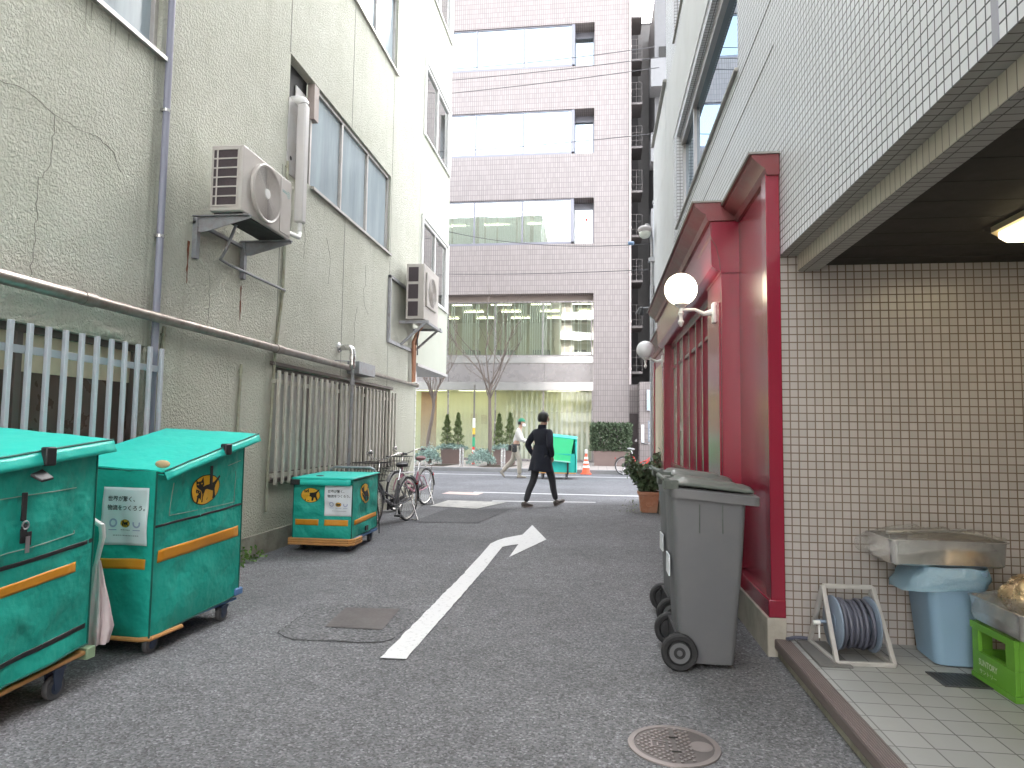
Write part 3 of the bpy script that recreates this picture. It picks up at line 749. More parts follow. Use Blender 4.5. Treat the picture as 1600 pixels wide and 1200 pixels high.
mb = MB(); mb.lathe([(0, .036), (.045, .033), (.05, .02)], fc, (1, 0, 0), 24); mb.build('hub', M_WHITEP, ring)
mb = MB(); mb.box(AX1, AX1+.006, 6.12, 6.345, AZ0+.03, AZ1-.03); sp = mb.build('side_panel', M_ACW, AC, bevel=.004)
mb = MB(); mb.lathe([(.030, 0), (.034, 0)], (AX1+.0075, 6.28, 3.70), (1, 0, 0), 24); mb.lathe([(.012, 0), (.017, 0)], (AX1+.0075, 6.28, 3.70), (1, 0, 0), 24)
mb.box(AX1+.0068, AX1+.0076, 6.15, 6.245, 3.70, 3.706); mb.box(AX1+.0068, AX1+.0076, 6.15, 6.235, 3.715, 3.719)
mb.build('emblem', plain('teal_ink', (.05, .33, .33), .5), sp)
mb = MB()
for y in (AY0+.07, 6.30):
    mb.prism([(XL, y, 3.235), (-3.07, y, 3.235), (-3.07, y, 3.215), (-3.5, y, 3.10), (XL, y, 3.10)], (0, .012, 0))
    mb.box(XL, -3.07, y-.03, y+.03, 3.236, 3.246); mb.box(XL, XL+.045, y-.02, y+.03, 2.86, 3.23)
mb.box(XL, XL+.03, AY0+.05, 6.34, 3.17, 3.20)
bk = mb.build('wall_bracket', M_GALV, AC)
mb = MB(); mb.box(AX0+.02, AX1-.02, AY0+.05, AY1-.05, 3.247, 3.259); mb.build('base_pan', M_DARK, AC)
mb = MB(); mb.tube([(-3.35, 5.75, 3.24), (-3.42, 5.72, 3.0), (-3.52, 5.80, 2.93), (-3.55, 6.0, 2.93), (-3.56, 7.19, 2.93)], .014, 8); mb.build('drain_tube', M_GALV, AC)
t = empty('pipe_cover', 'white plastic pipe cover dropping from the middle window beside the near air conditioner', 'pipe cover', (-3.52, 7.4, 3.6))
mb = MB(); pts = [(-3.66, 7.40, 5.28), (-3.56, 7.40, 5.28)]+[(-3.56+.05*math.sin(a), 7.40, 5.23+.05*math.cos(a)) for a in (.4, .8, 1.2, 1.57)]
mb.tube(pts, .058, 14); mb.build('elbow', M_WHITEP, t)
mb = MB(); mb.box(-3.565, -3.455, 7.335, 7.455, 3.78, 5.22); mb.build('duct', plain('off_white_plastic', (.60, .58, .56), .4, var=.06), t, bevel=.02)
mb = MB(); mb.tube([(-3.51, 7.40, 3.80), (-3.51, 7.40, 3.66), (-3.42, 7.2, 3.55), (-3.40, 6.8, 3.5), (-3.38, 6.37, 3.45)], .026, 8); mb.build('hose', M_WHITEP, t)

A2 = empty('air_conditioner', 'taller air conditioner unit with square fan guard near the far corner of the green building', 'air conditioner', (-3.3, 12.2, 3.3))
x0, x1, y0, y1, z0, z1 = -3.47, -3.13, 11.68, 12.78, 3.36, 4.38
mb = MB(); mb.box(x0, x1, y0, y1, z0, z1); mb.build('casing', M_ACW, A2, bevel=.016)
for i in range(3):
    mb = MB(); mb.box(x0+.045, x1-.11, y0-.004, y0+.01, z0+.06+i*.315, z0+.325+i*.315); mb.build('side_intake', M_ACD, A2)
mb = MB(); mb.box(x1, x1+.035, 11.78, 12.5, z0+.25, z0+.88); fg = mb.build('fan_guard', M_ACW, A2, bevel=.012)
mb = MB(); mb.lathe([(0, 0), (.27, 0)], (x1+.0352, 12.14, z0+.56), (1, 0, 0), 32); mb.build('fan_recess', plain('mid_grey', (.22, .2, .19), .6), fg)
mb = MB()
for i in range(9): mb.tube([(x1+.045, 12.14+(.05+i*.027)*math.cos(a), z0+.56+(.05+i*.027)*math.sin(a)) for a in [2*math.pi*k/28 for k in range(28)]], .005, 5, closed=True)
for k in range(10): a = k*math.pi/5; mb.tube([(x1+.042, 12.14, z0+.56), (x1+.042, 12.14+.28*math.cos(a), z0+.56+.28*math.sin(a))], .004, 5)
mb.build('wire', M_ACW, fg)
mb = MB()
for y in (11.75, 12.7): mb.bar((XL, y, 3.32), (-3.05, y, 3.32), .05, .05)
mb.bar((-3.09, 11.7, 3.31), (-3.09, 12.9, 3.31), .05, .04); mb.bar((-3.12, 11.75, 3.30), (XL, 11.75, 2.88), .04, .04); mb.bar((-3.12, 12.7, 3.30), (XL, 12.7, 2.88), .04, .04)
mb.box(XL, XL+.05, 11.05, 11.10, 2.92, 4.02); mb.box(XL, XL+.04, 11.05, 12.75, 2.86, 2.92); mb.box(XL, XL+.05, 11.05, 12.75, 3.98, 4.03)
mb.build('wall_bracket', M_GALV, A2)
mb = MB(); mb.tube([(-3.3, 12.1, 3.30), (-3.34, 12.05, 3.1), (-3.33, 12.05, 2.75)], .012, 6); mb.build('drain_tube', M_GREYRUB, A2)
mb = MB(); mb.tube([(-3.35, 12.4, 3.34), (-3.45, 12.4, 3.2), (-3.53, 12.45, 3.05), (-3.53, 12.5, 2.28)], .03, 10); mb.tube([(-3.45, 12.62, 3.34), (-3.53, 12.6, 3.0), (-3.53, 12.6, 2.3)], .022, 8)
o = mb.build('copper_pipe', plain('copper', (.48, .25, .16), .35, .8, var=.2), None, loc=(-3.53, 12.5, 2.3)); tag(o, 'copper coloured pipe below the far air conditioner at the building corner', 'pipe')
# weeds at the foot of the wall
random.seed(5)
for (x, y, s, lab) in ((-3.50, 6.55, .10, 'larger tuft of bright weeds at the foot of the green wall'), (-3.45, 6.25, .05, 'tiny tuft of weeds at the wall foot close to the middle cart')):
    mb = MB(); leaf_cloud(mb, [(x+random.gauss(0, s*.5), y+random.gauss(0, s*.7), .01+abs(random.gauss(0, s*.55))) for _ in range(70)], s*.5, 1, .4)
    o = mb.build('weed', M_WEED, None, loc=(x, y, 0)); tag(o, lab, 'weed')

# ---------------------------------------------------------------- far side: tiled office building
YF = 28.4
OB = empty('office_building', 'tall office building clad in pinkish tiles with ribbon windows across the street', 'building', (-6, 32, 0))
FL = [(9.45, 11.45), (13.42, 15.42), (17.35, 19.3), (21.3, 23.2)]
XW0, XW1, XW2 = -18, -1.2, -.23
holes = [(XW0, XW2, a, b) for a, b in FL]+[(XW0, XW2, .12, 7.3, .55)]
mb = MB(); wall_holes(mb, 'y', YF, -19, 1.27, 0, 26, holes, .85, 1)
mb.face([(1.27, YF, 0), (1.27, 42, 0), (1.27, 42, 26), (1.27, YF, 26)]); mb.face([(-19, YF, 26), (1.27, YF, 26), (1.27, 42, 26), (-19, 42, 26)])
mb.face([(-19, YF, 0), (-19, 42, 0), (-19, 42, 26), (-19, YF, 26)])
mb.build('wall', M_FAC, OB, fixn=False)
mb = MB()
for z in (3.98, 8.0, 12.0, 15.95, 19.9): mb.box(-19, XW0, 29.3, 41.9, z, z+.3); mb.box(XW0, XW2, 29.3, 41.9, z, z+.3)
mb.build('floor_slab', M_SLAB, OB)
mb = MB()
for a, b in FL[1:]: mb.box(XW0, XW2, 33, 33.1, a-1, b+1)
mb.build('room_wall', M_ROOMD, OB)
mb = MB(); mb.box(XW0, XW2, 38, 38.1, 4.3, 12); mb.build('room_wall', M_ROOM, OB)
for k, (a, b) in enumerate(FL):
    mb = MB(); y = YF+.06
    xs = [XW0]+[-1.2-2.12*i for i in range(8)][::-1]
    mb.box(XW0, XW1, y, y+.07, b-.06, b-.002); mb.box(XW0, XW1, y-.05, y+.07, a+.002, a+.10)
    for x in xs[1:]: mb.box(x-.03, x+.03, y-.01, y+.07, a+.1, b-.06)
    mb.box(XW1-.02, XW1+.12, y-.02, YF+.84, a+.1, b-.002)
    mb.box(XW1+.12, XW2-.002, YF+.74, YF+.82, b-.28, b-.002); mb.box(XW1+.12, XW2-.002, YF+.74, YF+.82, a+.002, a+.08); mb.box(XW2-.06, XW2-.002, YF+.74, YF+.82, a+.08, b-.28)
    w = mb.build('window', M_FACF, OB)
    mb = MB(); mb.box(XW0, XW1-.01, y+.03, y+.04, a+.05, b-.05); mb.build('pane', M_MIDGL if k == 0 else M_SKYGL, w)
    mb = MB(); mb.box(XW1+.13, XW2-.03, YF+.78, YF+.79, a+.05, b-.25); mb.build('pane', M_MIDGL if k == 0 else M_SKYGL, w)
    if k: mb = MB(); mb.box(XW0, XW1-.02, y+.35, y+.36, a+.1, b-.06); mb.build('roller_blind', M_BLIND, w)
mb = MB(); mb.prism([(-.62, YF+.775, 10.78), (-.50, YF+.775, 10.78), (-.56, YF+.775, 10.60)], (0, .003, 0)); mb.build('rescue_marker', plain('red_sticker', (.75, .05, .03), .5), OB)
# vertical blinds: third floor (dense on the left) and second floor (sparse)
random.seed(21)
mb = MB()
for i in range(170):
    x = -14+i*.078
    if x > -1.3: break
    if random.random() < (.85 if x < -3.5 else .6): mb.box(x, x+.06, YF+.35, YF+.356, 9.5, 11.42)
mb.build('vertical_blind', M_BLIND, OB)
mb = MB()
for i in range(150):
    x = -14+i*.1
    if x > XW2: break
    if random.random() < (.62 if (x+14) % 3.4 < 1.5 else .42): mb.box(x, x+.055, YF+.62, YF+.626, 4.7, 7.0)
mb.build('vertical_blind', M_BLIND, OB)
# second-floor strip window, metal spandrel, ground-floor glazing
mb = MB(); mb.box(XW0, XW2, YF+.5, YF+.95, 7.06, 7.3); mb.build('window_head', M_FACS, OB)
mb = MB(); mb.box(XW0, XW2, YF+.46, YF+.56, 4.62, 4.70); mb.box(XW0, XW2, YF+.5, YF+.56, 7.0, 7.06)
for i in range(9): x = XW2-.08-2.1*i; mb.box(x-.02, x+.02, YF+.49, YF+.55, 4.7, 7.0)
w = mb.build('window', M_FACM, OB)
mb = MB(); mb.box(XW0, XW2, YF+.515, YF+.525, 4.66, 7.03); mb.build('pane', M_LOWGL, w)
mb = MB(); mb.box(XW0, XW2, YF+.36, YF+.9, 4.34, 4.62); mb.build('metal_band', M_FACB, OB)
for i in range(9): mb = MB(); mb.box(XW2-2.1*(i+1)+.006, XW2-2.1*i-.006, YF+.40, YF+.9, 3.52, 4.335); mb.build('spandrel_panel', M_FACM, OB)
mb = MB(); mb.box(XW0, XW2, YF+.36, YF+.9, 3.16, 3.515); mb.build('metal_band', M_FACB, OB)
mb = MB(); mb.box(XW0, XW2, YF+.5, YF+.58, .121, .22)
for i in range(9): x = XW2-.03-2.1*i; mb.box(x-.03, x+.03, YF+.5, YF+.58, .22, 3.16)
w = mb.build('shop_window', M_FACM, OB)
mb = MB(); mb.box(XW0, XW2, YF+.535, YF+.545, .2, 3.16); mb.build('pane', M_FILMG, w)
mb = MB(); mb.box(XW0, XW2, 32.2, 32.3, .1, 3.9); mb.mi = 1
for x, z in ((-6.0, 2.0), (-5.5, 1.95), (-3.9, 2.2)): mb.box(x-.15, x+.15, 32.16, 32.2, z-.22, z+.22)
mb.build('lobby_wall', [M_LOBBY, plain('picture_frame', (.5, .45, .34), .6)], OB)
mb = MB(); mb.box(-7.9, -7.2, 29.4, 29.5, .12, 3.1); mb.build('timber_panel', plain('orange_timber', (.40, .19, .09), .5, var=.2), OB)
mb = MB(); mb.box(XW0, XW2, 29.0, 32.2, .121, .128); mb.build('lobby_floor', M_SLAB, OB)
mb = MB()
for j in range(3):
    for i in range(7):
        if j == 0 or i % 2 == 0 or i < 4: mb.box(-15+i*2.1, -15+i*2.1+1.5, 29.5+j*.9, 29.62+j*.9, 3.28+.001*j, 3.32)
mb.build('ceiling_light', M_TUBE, OB)
mb = MB(); mb.box(XW0, XW2, 29.2, 32.2, 3.33, 3.36); mb.build('lobby_ceiling', plain('lobby_ceiling_white', (.6, .6, .5), .9), OB)
mb = MB()
random.seed(4)
for j in range(4):
    for i in range(8): x = -15.2+i*1.95+.25*j; mb.box(x, x+1.0, 30.0+j*1.9, 30.10+j*1.9, 7.5, 7.53)
mb.build('ceiling_light', M_TUBE, OB)
mb = MB()
for j in range(2):
    for i in range(6): x = -14+i*2.1; mb.box(x, x+1.2, 30.2+j*1.8, 30.32+j*1.8, 11.5, 11.53)
mb.build('ceiling_light', M_TUBE, OB)
mb = MB(); mb.box(XW0, XW2, 29.3, 37.9, 7.6, 7.65); mb.box(XW0, XW2, 29.3, 37.9, 11.58, 11.62); mb.build('office_ceiling', plain('ceiling_cream', (.5, .5, .42), .9), OB)
mb = MB()
for i in range(9): mb.box(-15+i*1.7, -14.2+i*1.7, 31.5, 32.1, 4.3, 5.25)
mb.build('office_desk', M_ROOMD, OB)
mb = MB(); mb.cyl((1.30, YF-.06, 3.4), (1.30, YF-.06, 24), .05, n=10)
for z in range(4, 24, 2): mb.cyl((1.30, YF-.06, z), (1.30, YF-.06, z+.1), .065, n=10)
mb.build('downpipe', plain('pinkish_pipe', (.42, .36, .35), .5), OB)
M_ESC = plain('dull_dark_steel', (.16, .145, .14), .6, .3)
t = empty('fire_escape', 'dark steel fire escape stair in the gap beside the office building', 'stairs', (1.6, 29.6, 3.4))
for k in range(9):
    z = 3.9+k*1.98
    mb = MB(); mb.box(1.36, 1.86, 29.0, 30.3, z, z+.10); mb.build('landing', M_ESC, t)
    mb = MB()
    for dz in (.35, .7, 1.0): mb.tube([(1.84, 29.0, z+dz), (1.38, 29.0, z+dz)], .012, 6)
    for x in (1.38, 1.6, 1.84): mb.tube([(x, 29.0, z+.1), (x, 29.0, z+1.0)], .012, 6)
    mb.build('railing', M_ESC, t)
# low tiled service wing with a dark door
t = empty('service_wing', 'low tiled wing with a dark metal door right of the office building', 'building', (2, 28.6, .12))
mb = MB(); mb.box(1.275, 1.66, 28.75, 29.0, .1, 3.42); mb.box(1.662, 5.5, 27.7, 29.2, .1, 3.46); mb.build('wall', M_FAC, t)
mb = MB(); mb.box(1.29, 1.65, 28.70, 28.748, .12, 2.2); d = mb.build('door', plain('dark_brown_door', (.06, .045, .045), .5), t)
mb = MB(); mb.box(1.54, 1.60, 28.66, 28.70, 1.0, 1.12); mb.box(1.50, 1.60, 28.64, 28.66, 1.03, 1.06); mb.build('handle', M_CHROME, d)
mb = MB(); mb.box(1.72, 1.83, 27.66, 27.698, 1.0, 1.72); mb.build('notice_plate', M_SHEET, t)
t = empty('wall_sign', 'narrow pale blue upright sign on the low tiled wing', 'sign', (2.0, 27.6, 2.2))
mb = MB(); mb.box(1.93, 2.09, 27.58, 27.69, 2.28, 3.14); mb.build('case', M_CHROME, t); mb = MB(); mb.box(1.945, 2.075, 27.572, 27.579, 2.31, 3.11); mb.build('face', plain('pale_blue_face', (.42, .55, .75), .4), t)
t = empty('sign_stand', 'grey sign board with white lettering on a post behind the red bicycle', 'sign', (2.05, 26, .12))
mb = MB(); mb.cyl((2.05, 26, .12), (2.05, 26, 3.0), .03); mb.build('post', M_GALV, t)
mb = MB(); mb.box(1.86, 2.22, 25.94, 25.968, 1.05, 1.85); b_ = mb.build('board', plain('slate_board', (.22, .25, .30), .5), t, bevel=.005)
mb = MB()
for i in range(6):
    put_text(mb, ['P 24h', '200', '60min', '1000', 'P', 'OPEN'][i], .07, .26 if i != 4 else .06, (1.91, 25.938, 1.73-i*.12), (1, 0, 0), (0, 0, 1))
mb.build('lettering', M_WHITEP, b_)
# dark tower behind the gap and the balconied block on the right
t = empty('dark_building', 'dark grey building wall standing in shade behind the narrow gap', 'building', (4, 35, 0))
mb = MB(); mb.box(.8, 14, 33, 45, 0, 22.0); mb.build('wall', M_DKWALL, t)
mb = MB(); mb.box(1.9, 2.5, 32.9, 32.998, 5, 21.8); mb.build('pilaster', plain('grey_pilaster', (.17, .165, .16), .85), t)
t = empty('balcony_building', 'white building with jutting balconies at the right end of the gap', 'building', (5, 28, 0))
mb = MB(); mb.box(2.42, 12, 29.3, 33, 0, 21); mb.build('wall', plain('pale_grey_block', (.17, .17, .175), .8, var=.08), t)
for z in (6.3, 9.6, 12.9, 16.2):
    mb = MB(); mb.box(2.18, 6, 28.3, 29.298, z, z+.16); mb.box(2.18, 2.28, 28.3, 29.298, z+.16, z+1.25); mb.box(2.281, 6, 28.3, 28.4, z+.16, z+1.25); mb.build('balcony', plain('balcony_grey', (.20, .20, .205), .7, var=.08), t)
    mb = MB(); mb.box(2.6, 3.6, 29.24, 29.298, z+.2, z+2.3); mb.build('window', M_DARK, t)

# ---------------------------------------------------------------- pavement furniture across the street
GP = .12
def planter(name, label, x0, x1, y0, y1, h, group):
    t = empty(name, label, 'planter', ((x0+x1)/2, (y0+y1)/2, GP), group=group)
    mb = MB(); tp = .04
    mb.hexa([(x0+tp, y0+tp, GP), (x1-tp, y0+tp, GP), (x1-tp, y1-tp, GP), (x0+tp, y1-tp, GP)], [(x0, y0, GP+h), (x1, y0, GP+h), (x1, y1, GP+h), (x0, y1, GP+h)])
    mb.build('box', M_PLANTER, t, bevel=.01)
    mb = MB(); mb.box(x0+.03, x1-.03, y0+.03, y1-.03, GP+h, GP+h+.012); mb.build('soil', M_SOIL, t); return t
planter('planter', 'left brown planter with two small conifers', -5.98, -5.15, 25.2, 25.75, .58, 'brown planters across the street')
planter('planter', 'right brown planter with two small conifers, behind the steel bollard beside the walkers', -3.95, -3.12, 25.2, 25.75, .58, 'brown planters across the street')
def conifer(x, y, z, h, r, label):
    t = empty('conifer', label, 'conifer', (x, y, z), group='small conifers in planters')
    mb = MB(); mb.cyl((x, y, z), (x, y, z+h*.9), .025, .006, 6); mb.build('trunk', M_BARK, t)
    pts = []
    for _ in range(2600):
        u = random.random()**.75; rr = r*(1-u)**.75*(.80+.28*math.sin(u*31+x*5))*random.uniform(.35, 1)**.4; a = random.uniform(0, 6.283)
        rr *= 1+.16*math.sin(a*3+u*9)
        pts.append((x+rr*math.cos(a), y+rr*math.sin(a), z+.03+u*h))
    mb = MB(); leaf_cloud(mb, pts, .075, 1, .9, .3); mb.build('crown', M_CONIF, t, fixn=False)
random.seed(9)
conifer(-5.80, 25.48, .71, 1.22, .30, 'left of the two small conifers in the left planter'); conifer(-5.36, 25.48, .71, 1.30, .29, 'right of the two small conifers in the left planter')
conifer(-3.77, 25.48, .71, 1.28, .29, 'left of the two small conifers in the right planter, by the slim tree'); conifer(-3.34, 25.48, .71, 1.32, .30, 'right of the two small conifers in the right planter, nearest the walkers')
def juniper(x0, x1, y0, y1, z, h, n, label):
    pts = []
    cx, cy = (x0+x1)/2, (y0+y1)/2
    while len(pts) < n:
        u, v = random.uniform(-1, 1), random.uniform(-1, 1)
        if u*u+v*v > 1: continue
        top = h*(1-(u*u+v*v))**.5*(.8+.35*noise.noise(Vector((u*3+x0, v*3, 0))))
        pts.append((cx+u*(x1-x0)/2, cy+v*(y1-y0)/2, z+top*random.uniform(.55, 1.05)))
    mb = MB(); leaf_cloud(mb, pts, .10, .8, .35, .35); o = mb.build('juniper', M_JUNI, None, loc=(cx, cy, z), fixn=False)
    tag(o, label, 'shrub', 'blue green junipers')
juniper(-6.75, -5.75, 23.8, 24.9, GP, .78, 1500, 'mound of blue green juniper beside the left planter, by the pink bicycle')
juniper(-4.75, -3.72, 23.8, 24.9, GP, .72, 1500, 'mound of blue green juniper at the foot of the slim bare tree')
juniper(-6.2, -4.95, 25.05, 25.75, .66, .24, 900, 'juniper trailing along the rim of the left planter'); juniper(-4.15, -2.95, 25.05, 25.75, .66, .24, 900, 'juniper trailing along the rim of the right planter')
def bollard(x, label):
    t = empty('bollard', label, 'bollard', (x, 23.1, GP), group='steel bollards on the far kerb')
    mb = MB(); mb.cyl((x-.045, 23.1, GP), (x-.045, 23.1, .80), .036, n=10); mb.cyl((x+.045, 23.1, GP), (x+.045, 23.1, .80), .036, n=10); mb.build('post', M_CHROME, t)
    mb = MB(); mb.box(x-.075, x+.075, 23.07, 23.13, .74, .80); mb.box(x-.07, x+.07, 23.075, 23.125, .28, .32); mb.build('collar', M_GALV, t)
bollard(-4.72, 'steel bollard in front of the left planter'); bollard(-3.26, 'steel bollard beside the walking man in the green cap')
t = empty('striped_pole', 'thin pole wrapped in red, white, green and yellow bands by the office window', 'pole', (-4.62, 24.8, GP))
mb = MB(); mb.cyl((-4.62, 24.8, GP), (-4.62, 24.8, 3.1), .035, n=10); mb.build('shaft', plain('dark_pole', (.16, .15, .13), .5), t)
cols = [((.75, .06, .05), .14, .24), ((.8, .8, .78), .24, .32), ((.75, .06, .05), .32, .42), ((.8, .8, .78), .42, .5), ((.75, .06, .05), .5, .6), ((.8, .8, .78), .6, .68), ((.75, .06, .05), .68, .78), ((.03, .35, .18), .80, 1.14), ((.75, .5, .06), 1.25, 1.5), ((.8, .8, .78), 1.5, 1.85)]
for i, (c, a, b) in enumerate(cols): mb = MB(); mb.cyl((-4.62, 24.8, a), (-4.62, 24.8, b), .052, n=12); mb.build('band', plain('pole_band_%s' % 'abcdefghij'[i], c, .5, var=.04), t)
def bare_tree(x, y, h, seed, lean, label, spread=1.0):
    random.seed(seed); t = empty('bare_tree', label, 'tree', (x, y, GP), group='bare street trees')
    mb = MB(); fork = h*.58; tr = [(x+lean*math.sin(i*.9)*.06, y, GP+(fork-GP)*i/6) for i in range(7)]
    mb.tube(tr, [.082-.005*i for i in range(7)], 9); mb.build('trunk', M_BARK, t)
    mb = MB()
    def br(p, d, L, r, k):
        pts = [p]; rs = [r]; n = 4
        for i in range(n):
            d = (d+Vector((random.gauss(0, .14), random.gauss(0, .14), .10))).normalized(); p = p+d*L/n; pts.append(p); rs.append(r*(1-.65*(i+1)/n))
            if k and i >= 1 and random.random() < .85:
                dd = (d+Vector((random.gauss(0, .55), random.gauss(0, .55), .15))).normalized(); br(p, dd, L*random.uniform(.45, .7), r*.5, k-1)
        mb.tube(pts, rs, 5)
    for i in range(8):
        a = i*.8+random.uniform(-.2, .2); d = Vector((math.cos(a)*.62*spread, math.sin(a)*.5, .85)).normalized()
        br(Vector(tr[-1])-Vector((0, 0, .18*(i % 4))), d, h*.35*random.uniform(.75, 1.1), (.034), 3)
    mb.build('crown', M_BARK, t)
bare_tree(-3.97, 24.5, 5.3, 5, .3, 'slim bare tree between the two planters', .85); bare_tree(-6.25, 24.7, 4.6, 8, -1.6, 'crooked bare tree half hidden by the corner of the green building', .6)
t = empty('traffic_cone', 'orange traffic cone with white bands standing at the far kerb', 'traffic cone', (-.40, 22.35, 0))
mb = MB(); mb.box(-.58, -.22, 22.17, 22.53, .004, .035); mb.build('base', M_CONE, t, bevel=.01)
mb = MB(); mb.lathe([(.15, .035), (.13, .06), (.035, .66), (.03, .68), (0, .68)], (-.40, 22.35, 0), n=20); mb.build('body', M_CONE, t)
mb = MB()
for a in (.22, .36, .50): r = lambda z: .142-.107*(z-.035)/.63; mb.lathe([(r(a), a), (r(a)+.004, a), (r(a+.07)+.004, a+.07), (r(a+.07), a+.07)], (-.40, 22.35, 0), n=20)
mb.build('band', M_WHITEP, t)
mb = MB(); mb.lathe([(.03, .68), (.05, .69), (.05, .80), (.03, .82), (0, .82)], (-.40, 22.35, 0), n=12); mb.build('lamp', plain('clear_lamp', (.7, .7, .68), .2), t)
planter('hedge_planter', 'wide brown planter holding a clipped hedge by the office pier', -.19, 1.18, 25.7, 26.5, .56, None)
HG = empty('hedge', 'clipped dark green hedge growing in the wide planter by the tiled pier', 'hedge', (.5, 26.1, .7))
random.seed(2); pts = []
for _ in range(9500):
    x, y, z = random.uniform(-.27, 1.22), random.uniform(25.62, 26.55), random.uniform(.70, 1.72)
    e = min(x+.27, 1.22-x, y-25.62, 1.74-z)
    if e < .16 or random.random() < .25: pts.append((x+random.gauss(0, .02), y, z+random.gauss(0, .02)))
mb = MB(); leaf_cloud(mb, pts, .105, 1, .2, .55); mb.build('foliage', M_HEDGE, HG, fixn=False)
mb = MB()
for i in range(9): x = -.1+i*.15; mb.tube([(x, 26.1, .69), (x+.03, 26.1, 1.55)], .012, 5)
mb.build('stem', M_BARK, HG)

# apartment block at the back of the scene, mirrored in the office windows
t = empty('apartment_building', 'pale apartment block with balcony bands mirrored in the office windows', 'building', (0, -34, 0))
mb = MB(); mb.box(-26, 26, -46, -34, 0, 21); mb.build('wall', plain('pale_apartment_wall', (.42, .38, .35), .8, var=.08), t)
for k in range(7):
    z = 2.9+k*2.75
    mb = MB(); mb.box(-25.5, 25.5, -33.95, -32.9, z, z+.14); mb.box(-25.5, 25.5, -33.0, -32.9, z+.141, z+1.15); mb.build('balcony', M_GREY, t)
    for i in range(12): mb = MB(); mb.box(-24+i*4.1, -21.6+i*4.1, -33.998, -33.96, z+.15, z+2.3); mb.build('window', M_DARK, t)

# ---------------------------------------------------------------- right: white tiled building with the open entrance bay
XR = 1.15
TB = empty('tiled_building', 'white square tiled building with an open entrance bay on the right of the alley', 'building', (3, 4, 0))
WR = [(5.63, 10.06, 4.42, 5.82), (5.63, 10.30, 7.45, 8.85), (5.63, 10.30, 10.5, 11.9)]
BEAM = 2.50; YB = 4.43
mb = MB()
wall_holes(mb, 'x', XR, -7, YB, BEAM, 17, [], .3, 1)
wall_holes(mb, 'x', XR, YB, 11.55, 0, 17, WR, .32, 1)
wall_holes(mb, 'x', XR, 11.55, 14.2, 0, 7.45, [], .3, 1)
mb.face([(XR, 11.55, 7.45), (XR, 11.55, 17), (9, 11.55, 17), (9, 11.55, 7.45)]); mb.face([(XR, 14.2, 0), (9, 14.2, 0), (9, 14.2, 7.45), (XR, 14.2, 7.45)])
mb.face([(XR, 11.55, 7.45), (XR, 14.2, 7.45), (9, 14.2, 7.45), (9, 11.55, 7.45)]); mb.face([(XR, -7, 17), (XR, 11.55, 17), (9, 11.55, 17), (9, -7, 17)])
mb.face([(XR, -7, BEAM), (9, -7, BEAM), (9, -7, 17), (XR, -7, 17)])
mb.build('wall', M_TILE, TB, fixn=False)
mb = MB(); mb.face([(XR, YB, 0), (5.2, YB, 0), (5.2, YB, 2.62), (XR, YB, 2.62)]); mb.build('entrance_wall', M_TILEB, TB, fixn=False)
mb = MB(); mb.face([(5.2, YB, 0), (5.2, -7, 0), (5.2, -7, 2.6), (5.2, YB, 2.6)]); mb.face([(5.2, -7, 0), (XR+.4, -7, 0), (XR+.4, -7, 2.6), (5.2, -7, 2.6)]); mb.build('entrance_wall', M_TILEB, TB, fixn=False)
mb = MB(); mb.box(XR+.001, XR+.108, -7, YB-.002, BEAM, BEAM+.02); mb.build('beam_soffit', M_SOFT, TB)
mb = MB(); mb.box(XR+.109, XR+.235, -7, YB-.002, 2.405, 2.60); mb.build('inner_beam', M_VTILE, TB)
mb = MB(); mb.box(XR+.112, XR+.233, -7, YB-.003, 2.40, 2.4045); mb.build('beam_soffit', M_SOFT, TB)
mb = MB()
for i in range(46): mb.box(XR+.236, 5.2, -7+i*.25, -7+i*.25+.243, 2.435, 2.46)
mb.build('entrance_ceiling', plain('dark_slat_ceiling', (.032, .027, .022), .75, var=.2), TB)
mb = MB(); mb.box(XR-.003, XR+.02, 2.035, 2.068, BEAM+.001, 17); mb.build('expansion_joint', plain('joint_sealant', (.36, .36, .42), .6), TB)
for y in (5.63, 10.06, 7.9): pass
def rwin(h, ms):
    y0, y1, z0, z1 = h; x = XR+.10
    mb = MB(); mb.box(x-.03, x+.06, y0, y1, z1-.14, z1); mb.box(x, x+.06, y0, y1, z0, z0+.06)
    for y in [y0+.03]+ms+[y1-.03]: mb.box(x-.01, x+.06, y-.03, y+.03, z0+.06, z1-.14)
    f = mb.build('window', plain('dull_aluminium', (.42, .40, .40), .4, .5, var=.08), TB)
    mb = MB(); mb.box(x+.03, x+.04, y0+.02, y1-.02, z0+.02, z1-.02); mb.build('pane', M_SKYGL, f)
    mb = MB(); mb.box(XR-.03, x-.002, y0-.01, y1+.01, z0-.022, z0+.004); mb.build('sill', M_CAP, f)
for h, ms in zip(WR, ([8.9], [8.9], [8.9])): rwin(h, ms)
mb = MB(); mb.box(XR-.012, XR+.02, 5.6, 11.5, 5.95, 7.2); mb.build('cladding_panel', M_GREY, TB)
mb = MB(); mb.box(XR-.012, XR+.02, 10.4, 14.15, 4.2, 5.94); mb.box(XR-.012, XR+.02, 11.56, 14.15, 5.945, 7.35); mb.build('cladding_panel', M_GREY, TB)
mb = MB(); mb.box(XR-.06, XR+.3, 11.5, 14.25, 7.452, 7.50); mb.build('coping', M_CAP, TB)
for z, y0 in ((4.30, 4.5), (3.95, 4.5)): mb = MB(); mb.box(XR-.0025, XR+.01, y0, 11.5, z-.006, z+.006); mb.build('movement_joint', M_SEAM, TB)
